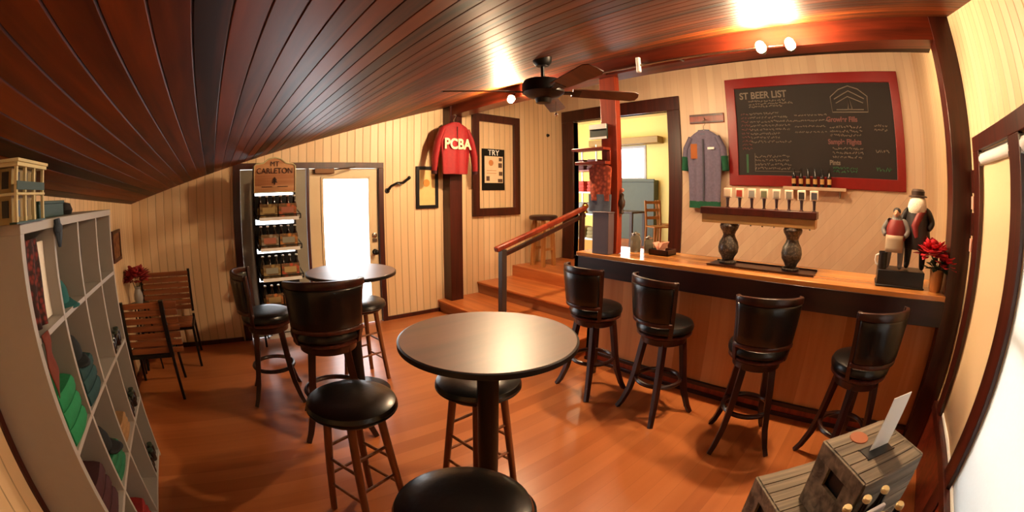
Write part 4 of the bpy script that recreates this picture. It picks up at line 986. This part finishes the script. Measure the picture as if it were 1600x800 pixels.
lamp('left lamp of the glowing pair in front of the beam above the chalkboard', (2.97, .675, 2.735), (0, .6, 3.1), BULB*1.15)
lamp('right lamp of the glowing pair in front of the beam above the chalkboard', (2.97, .435, 2.735), (0, .4, 3.1), BULB*1.15)
lamp('lamp above the bar counter in front of the chalkboard', (3.75, .9, 3.03), (5.5, .9, 2.2), BULB*.42)  # added lamp hidden behind the beam, brightens the chalkboard wall
lamp('lamp above the bar counter near the figurines', (3.75, -.45, 3.03), (5.5, -.4, 2.0), BULB*.3)  # second hidden lamp, added to light the bar wall's right end
lamp('lamp above the bar counter near the doorway', (3.75, 2.5, 3.03), (5.5, 3, 2), BULB*.45)  # third hidden lamp, added to light the bar wall by the doorway
lamp('glowing lamp behind the ceiling fan, above the empty wall frame', (2.97, 3.40, 2.69), (1.4, 2.2, 1.2), BULB*1.7)
lamp('lamp on the far room ceiling beyond the doorway', (7.2, 5.6, 3.35), (7.2, 5.6, 2), BULB*.45)  # added lamp, only there to brighten the far room

# ------------------------------------------------------------------ crates, card and bottles in the lower right
sd, tdv = Vector((.7, -.714, 0)), Vector((-.714, -.7, 0)); P0 = Vector((1.444, .182, 0))
def st_(s, t, z=0): return P0+sd*s+tdv*t+Vector((0, 0, z))
m_crate = wood('weathered_wood', '#3f362c', '#978670', rough=.7, axis=0, scale=4, bump=.3)
crz = math.atan2(sd.y, sd.x)
dt = thing('display_table', 'low dark display table under the wooden crates in the lower right corner', 'table', st_(.25, .42), crz)
B().box(-.28, .28, -.5, .48, .33, .36).build('table_top', m_stoolwood, dt, bevel=.004)
for sx in (1, -1):
    for y in (-.45, .43): B().box(sx*.24-.025, sx*.24+.025, y-.025, y+.025, 0, .33).build('leg', m_stoolwood, dt)
def crate(label, s, t, z, lid=False, h=.28):
    o = thing('wooden_crate', label, 'crate', st_(s, t, z), crz, 'weathered wooden crates'); hs_, ht = .169, .146
    n = 4; sh_ = h/n
    for sgn in (1, -1):
        b = B()
        for k in range(n): b.box(-hs_, hs_, sgn*ht-.007, sgn*ht+.007, k*sh_+.002, (k+1)*sh_-.003)
        b.build('side_slats', m_crate, o, bevel=.0015)
        b = B()   # short ends with handle hole (faces -s / +s)
        x_ = sgn*hs_
        for (y0, y1, z0, z1) in ((-ht, ht, 0, h*.5), (-ht, ht, h*.78, h), (-ht, -.055, h*.5, h*.78), (.055, ht, h*.5, h*.78)): b.box(x_-.008, x_+.008, y0, y1, z0, z1)
        b.build('end_board', m_crate, o, bevel=.0015)
        B().box(x_-sgn*.014-.003, x_-sgn*.014+.003, -.065, .065, h*.48, h*.8).build('hole_shade_sheet', m_blackp, o)  # black sheet stands in for the dark inside behind the handle hole
    b = B()
    for k in range(5):
        y0 = -ht+k*(2*ht/5)+.002; y1 = y0+2*ht/5-.004
        if lid and k == 2: b.box(-hs_, -.07, y0, y1, h-.012, h); b.box(.07, hs_, y0, y1, h-.012, h)
        else: b.box(-hs_, hs_, y0, y1, h-.012, h)
    b.build('lid_boards', m_crate, o, bevel=.0015)
    B().box(-hs_+.01, hs_-.01, -ht+.01, ht-.01, 0, .012).build('bottom', m_crate, o)
    return o
crate('weathered crate at the left of the stack, one step lower than the slotted one', .17, .15, .36)
crate('weathered crate under the bottles and the slotted crate', .17, .455, .36)
c1 = crate('slotted weathered crate on top, holding the upright white card', .29, .345, .641, lid=True, h=.262)
B().box(-.072, .072, -.038, .022, .235, .2645).build('slot', m_blackp, c1)  # solid black plate stands in for the shade inside the slot
B().box(-.078, .078, -.044, -.038, .25, .266).box(-.078, .078, .022, .028, .25, .266).build('slot_frame', m_blackp, c1)
B().lathe([(0, 0), (.042, 0), (.04, .003), (0, .004)], M=Matrix.Translation((-.02, .095, .263)), seg=24).build('round_badge', plain('copper_badge', '#a0562e', .5), c1)
wc = B().box(-.055, .055, -.0015, .0015, -.03, .2, Matrix.Rotation(rad(7), 4, 'X')).build('white_card', m_paper); wc.location = tuple(st_(.31, .345, .641+.262+.01)); wc.rotation_euler = (0, 0, crz)
tag(wc, 'blank white card standing upright in the slot of the top crate', 'card')
sp = thing('bottle_carrier', 'open carrier with pale handle around the dark bottles before the crates', 'carrier', st_(.09, .60, .641), crz)
B().box(-.14, .14, -.095, .095, 0, .01).box(-.14, .14, -.098, -.092, 0, .12).box(-.14, .14, .092, .098, 0, .12).box(-.143, -.137, -.098, .098, 0, .12).box(.137, .143, -.098, .098, 0, .12).box(-.14, .14, -.003, .003, 0, .2).build('carrier_body', m_crate, sp)
B().box(-.06, .06, -.008, .008, .225, .25).box(-.062, -.05, -.006, .006, .19, .23).box(.05, .062, -.006, .006, .19, .23).build('carrier_handle', plain('pale_handle', '#b9b4bb', .4), sp, bevel=.004)
bb = make_bottle('tall_beer_bottle', '', .255, '#0f0d0c', '#d9c08a', '#3a3028')
POSN = ['left', 'middle', 'right']
for i in range(6):
    o = bb if i == 0 else copy_tree(bb); k, r_ = i % 3, i//3
    o.location = tuple(st_(.09+(-.09+.09*k), .60+(-.048+.096*r_), .652)); o['group'] = 'gold capped bottles in the carrier'
    o['label'] = '%s gold-capped dark bottle in the %s row of the carrier' % (POSN[k], ['rear', 'front'][r_])
# narrow hanging strip between post and window
hsx = thing('hanging_strip', 'narrow strip of pink and dark cards hanging between the post and window', 'cards', (3.02, YS, 1.66))
B().box(-.03, .03, .003, .02, .12, .26).box(-.03, .03, .003, .02, -.14, .0).build('dark_card', m_dark, hsx)
B().box(-.03, .03, .003, .022, .02, .1).box(-.025, .025, .003, .022, -.24, -.16).build('pink_card', plain('pink_card', '#d8a08c', .6), hsx)
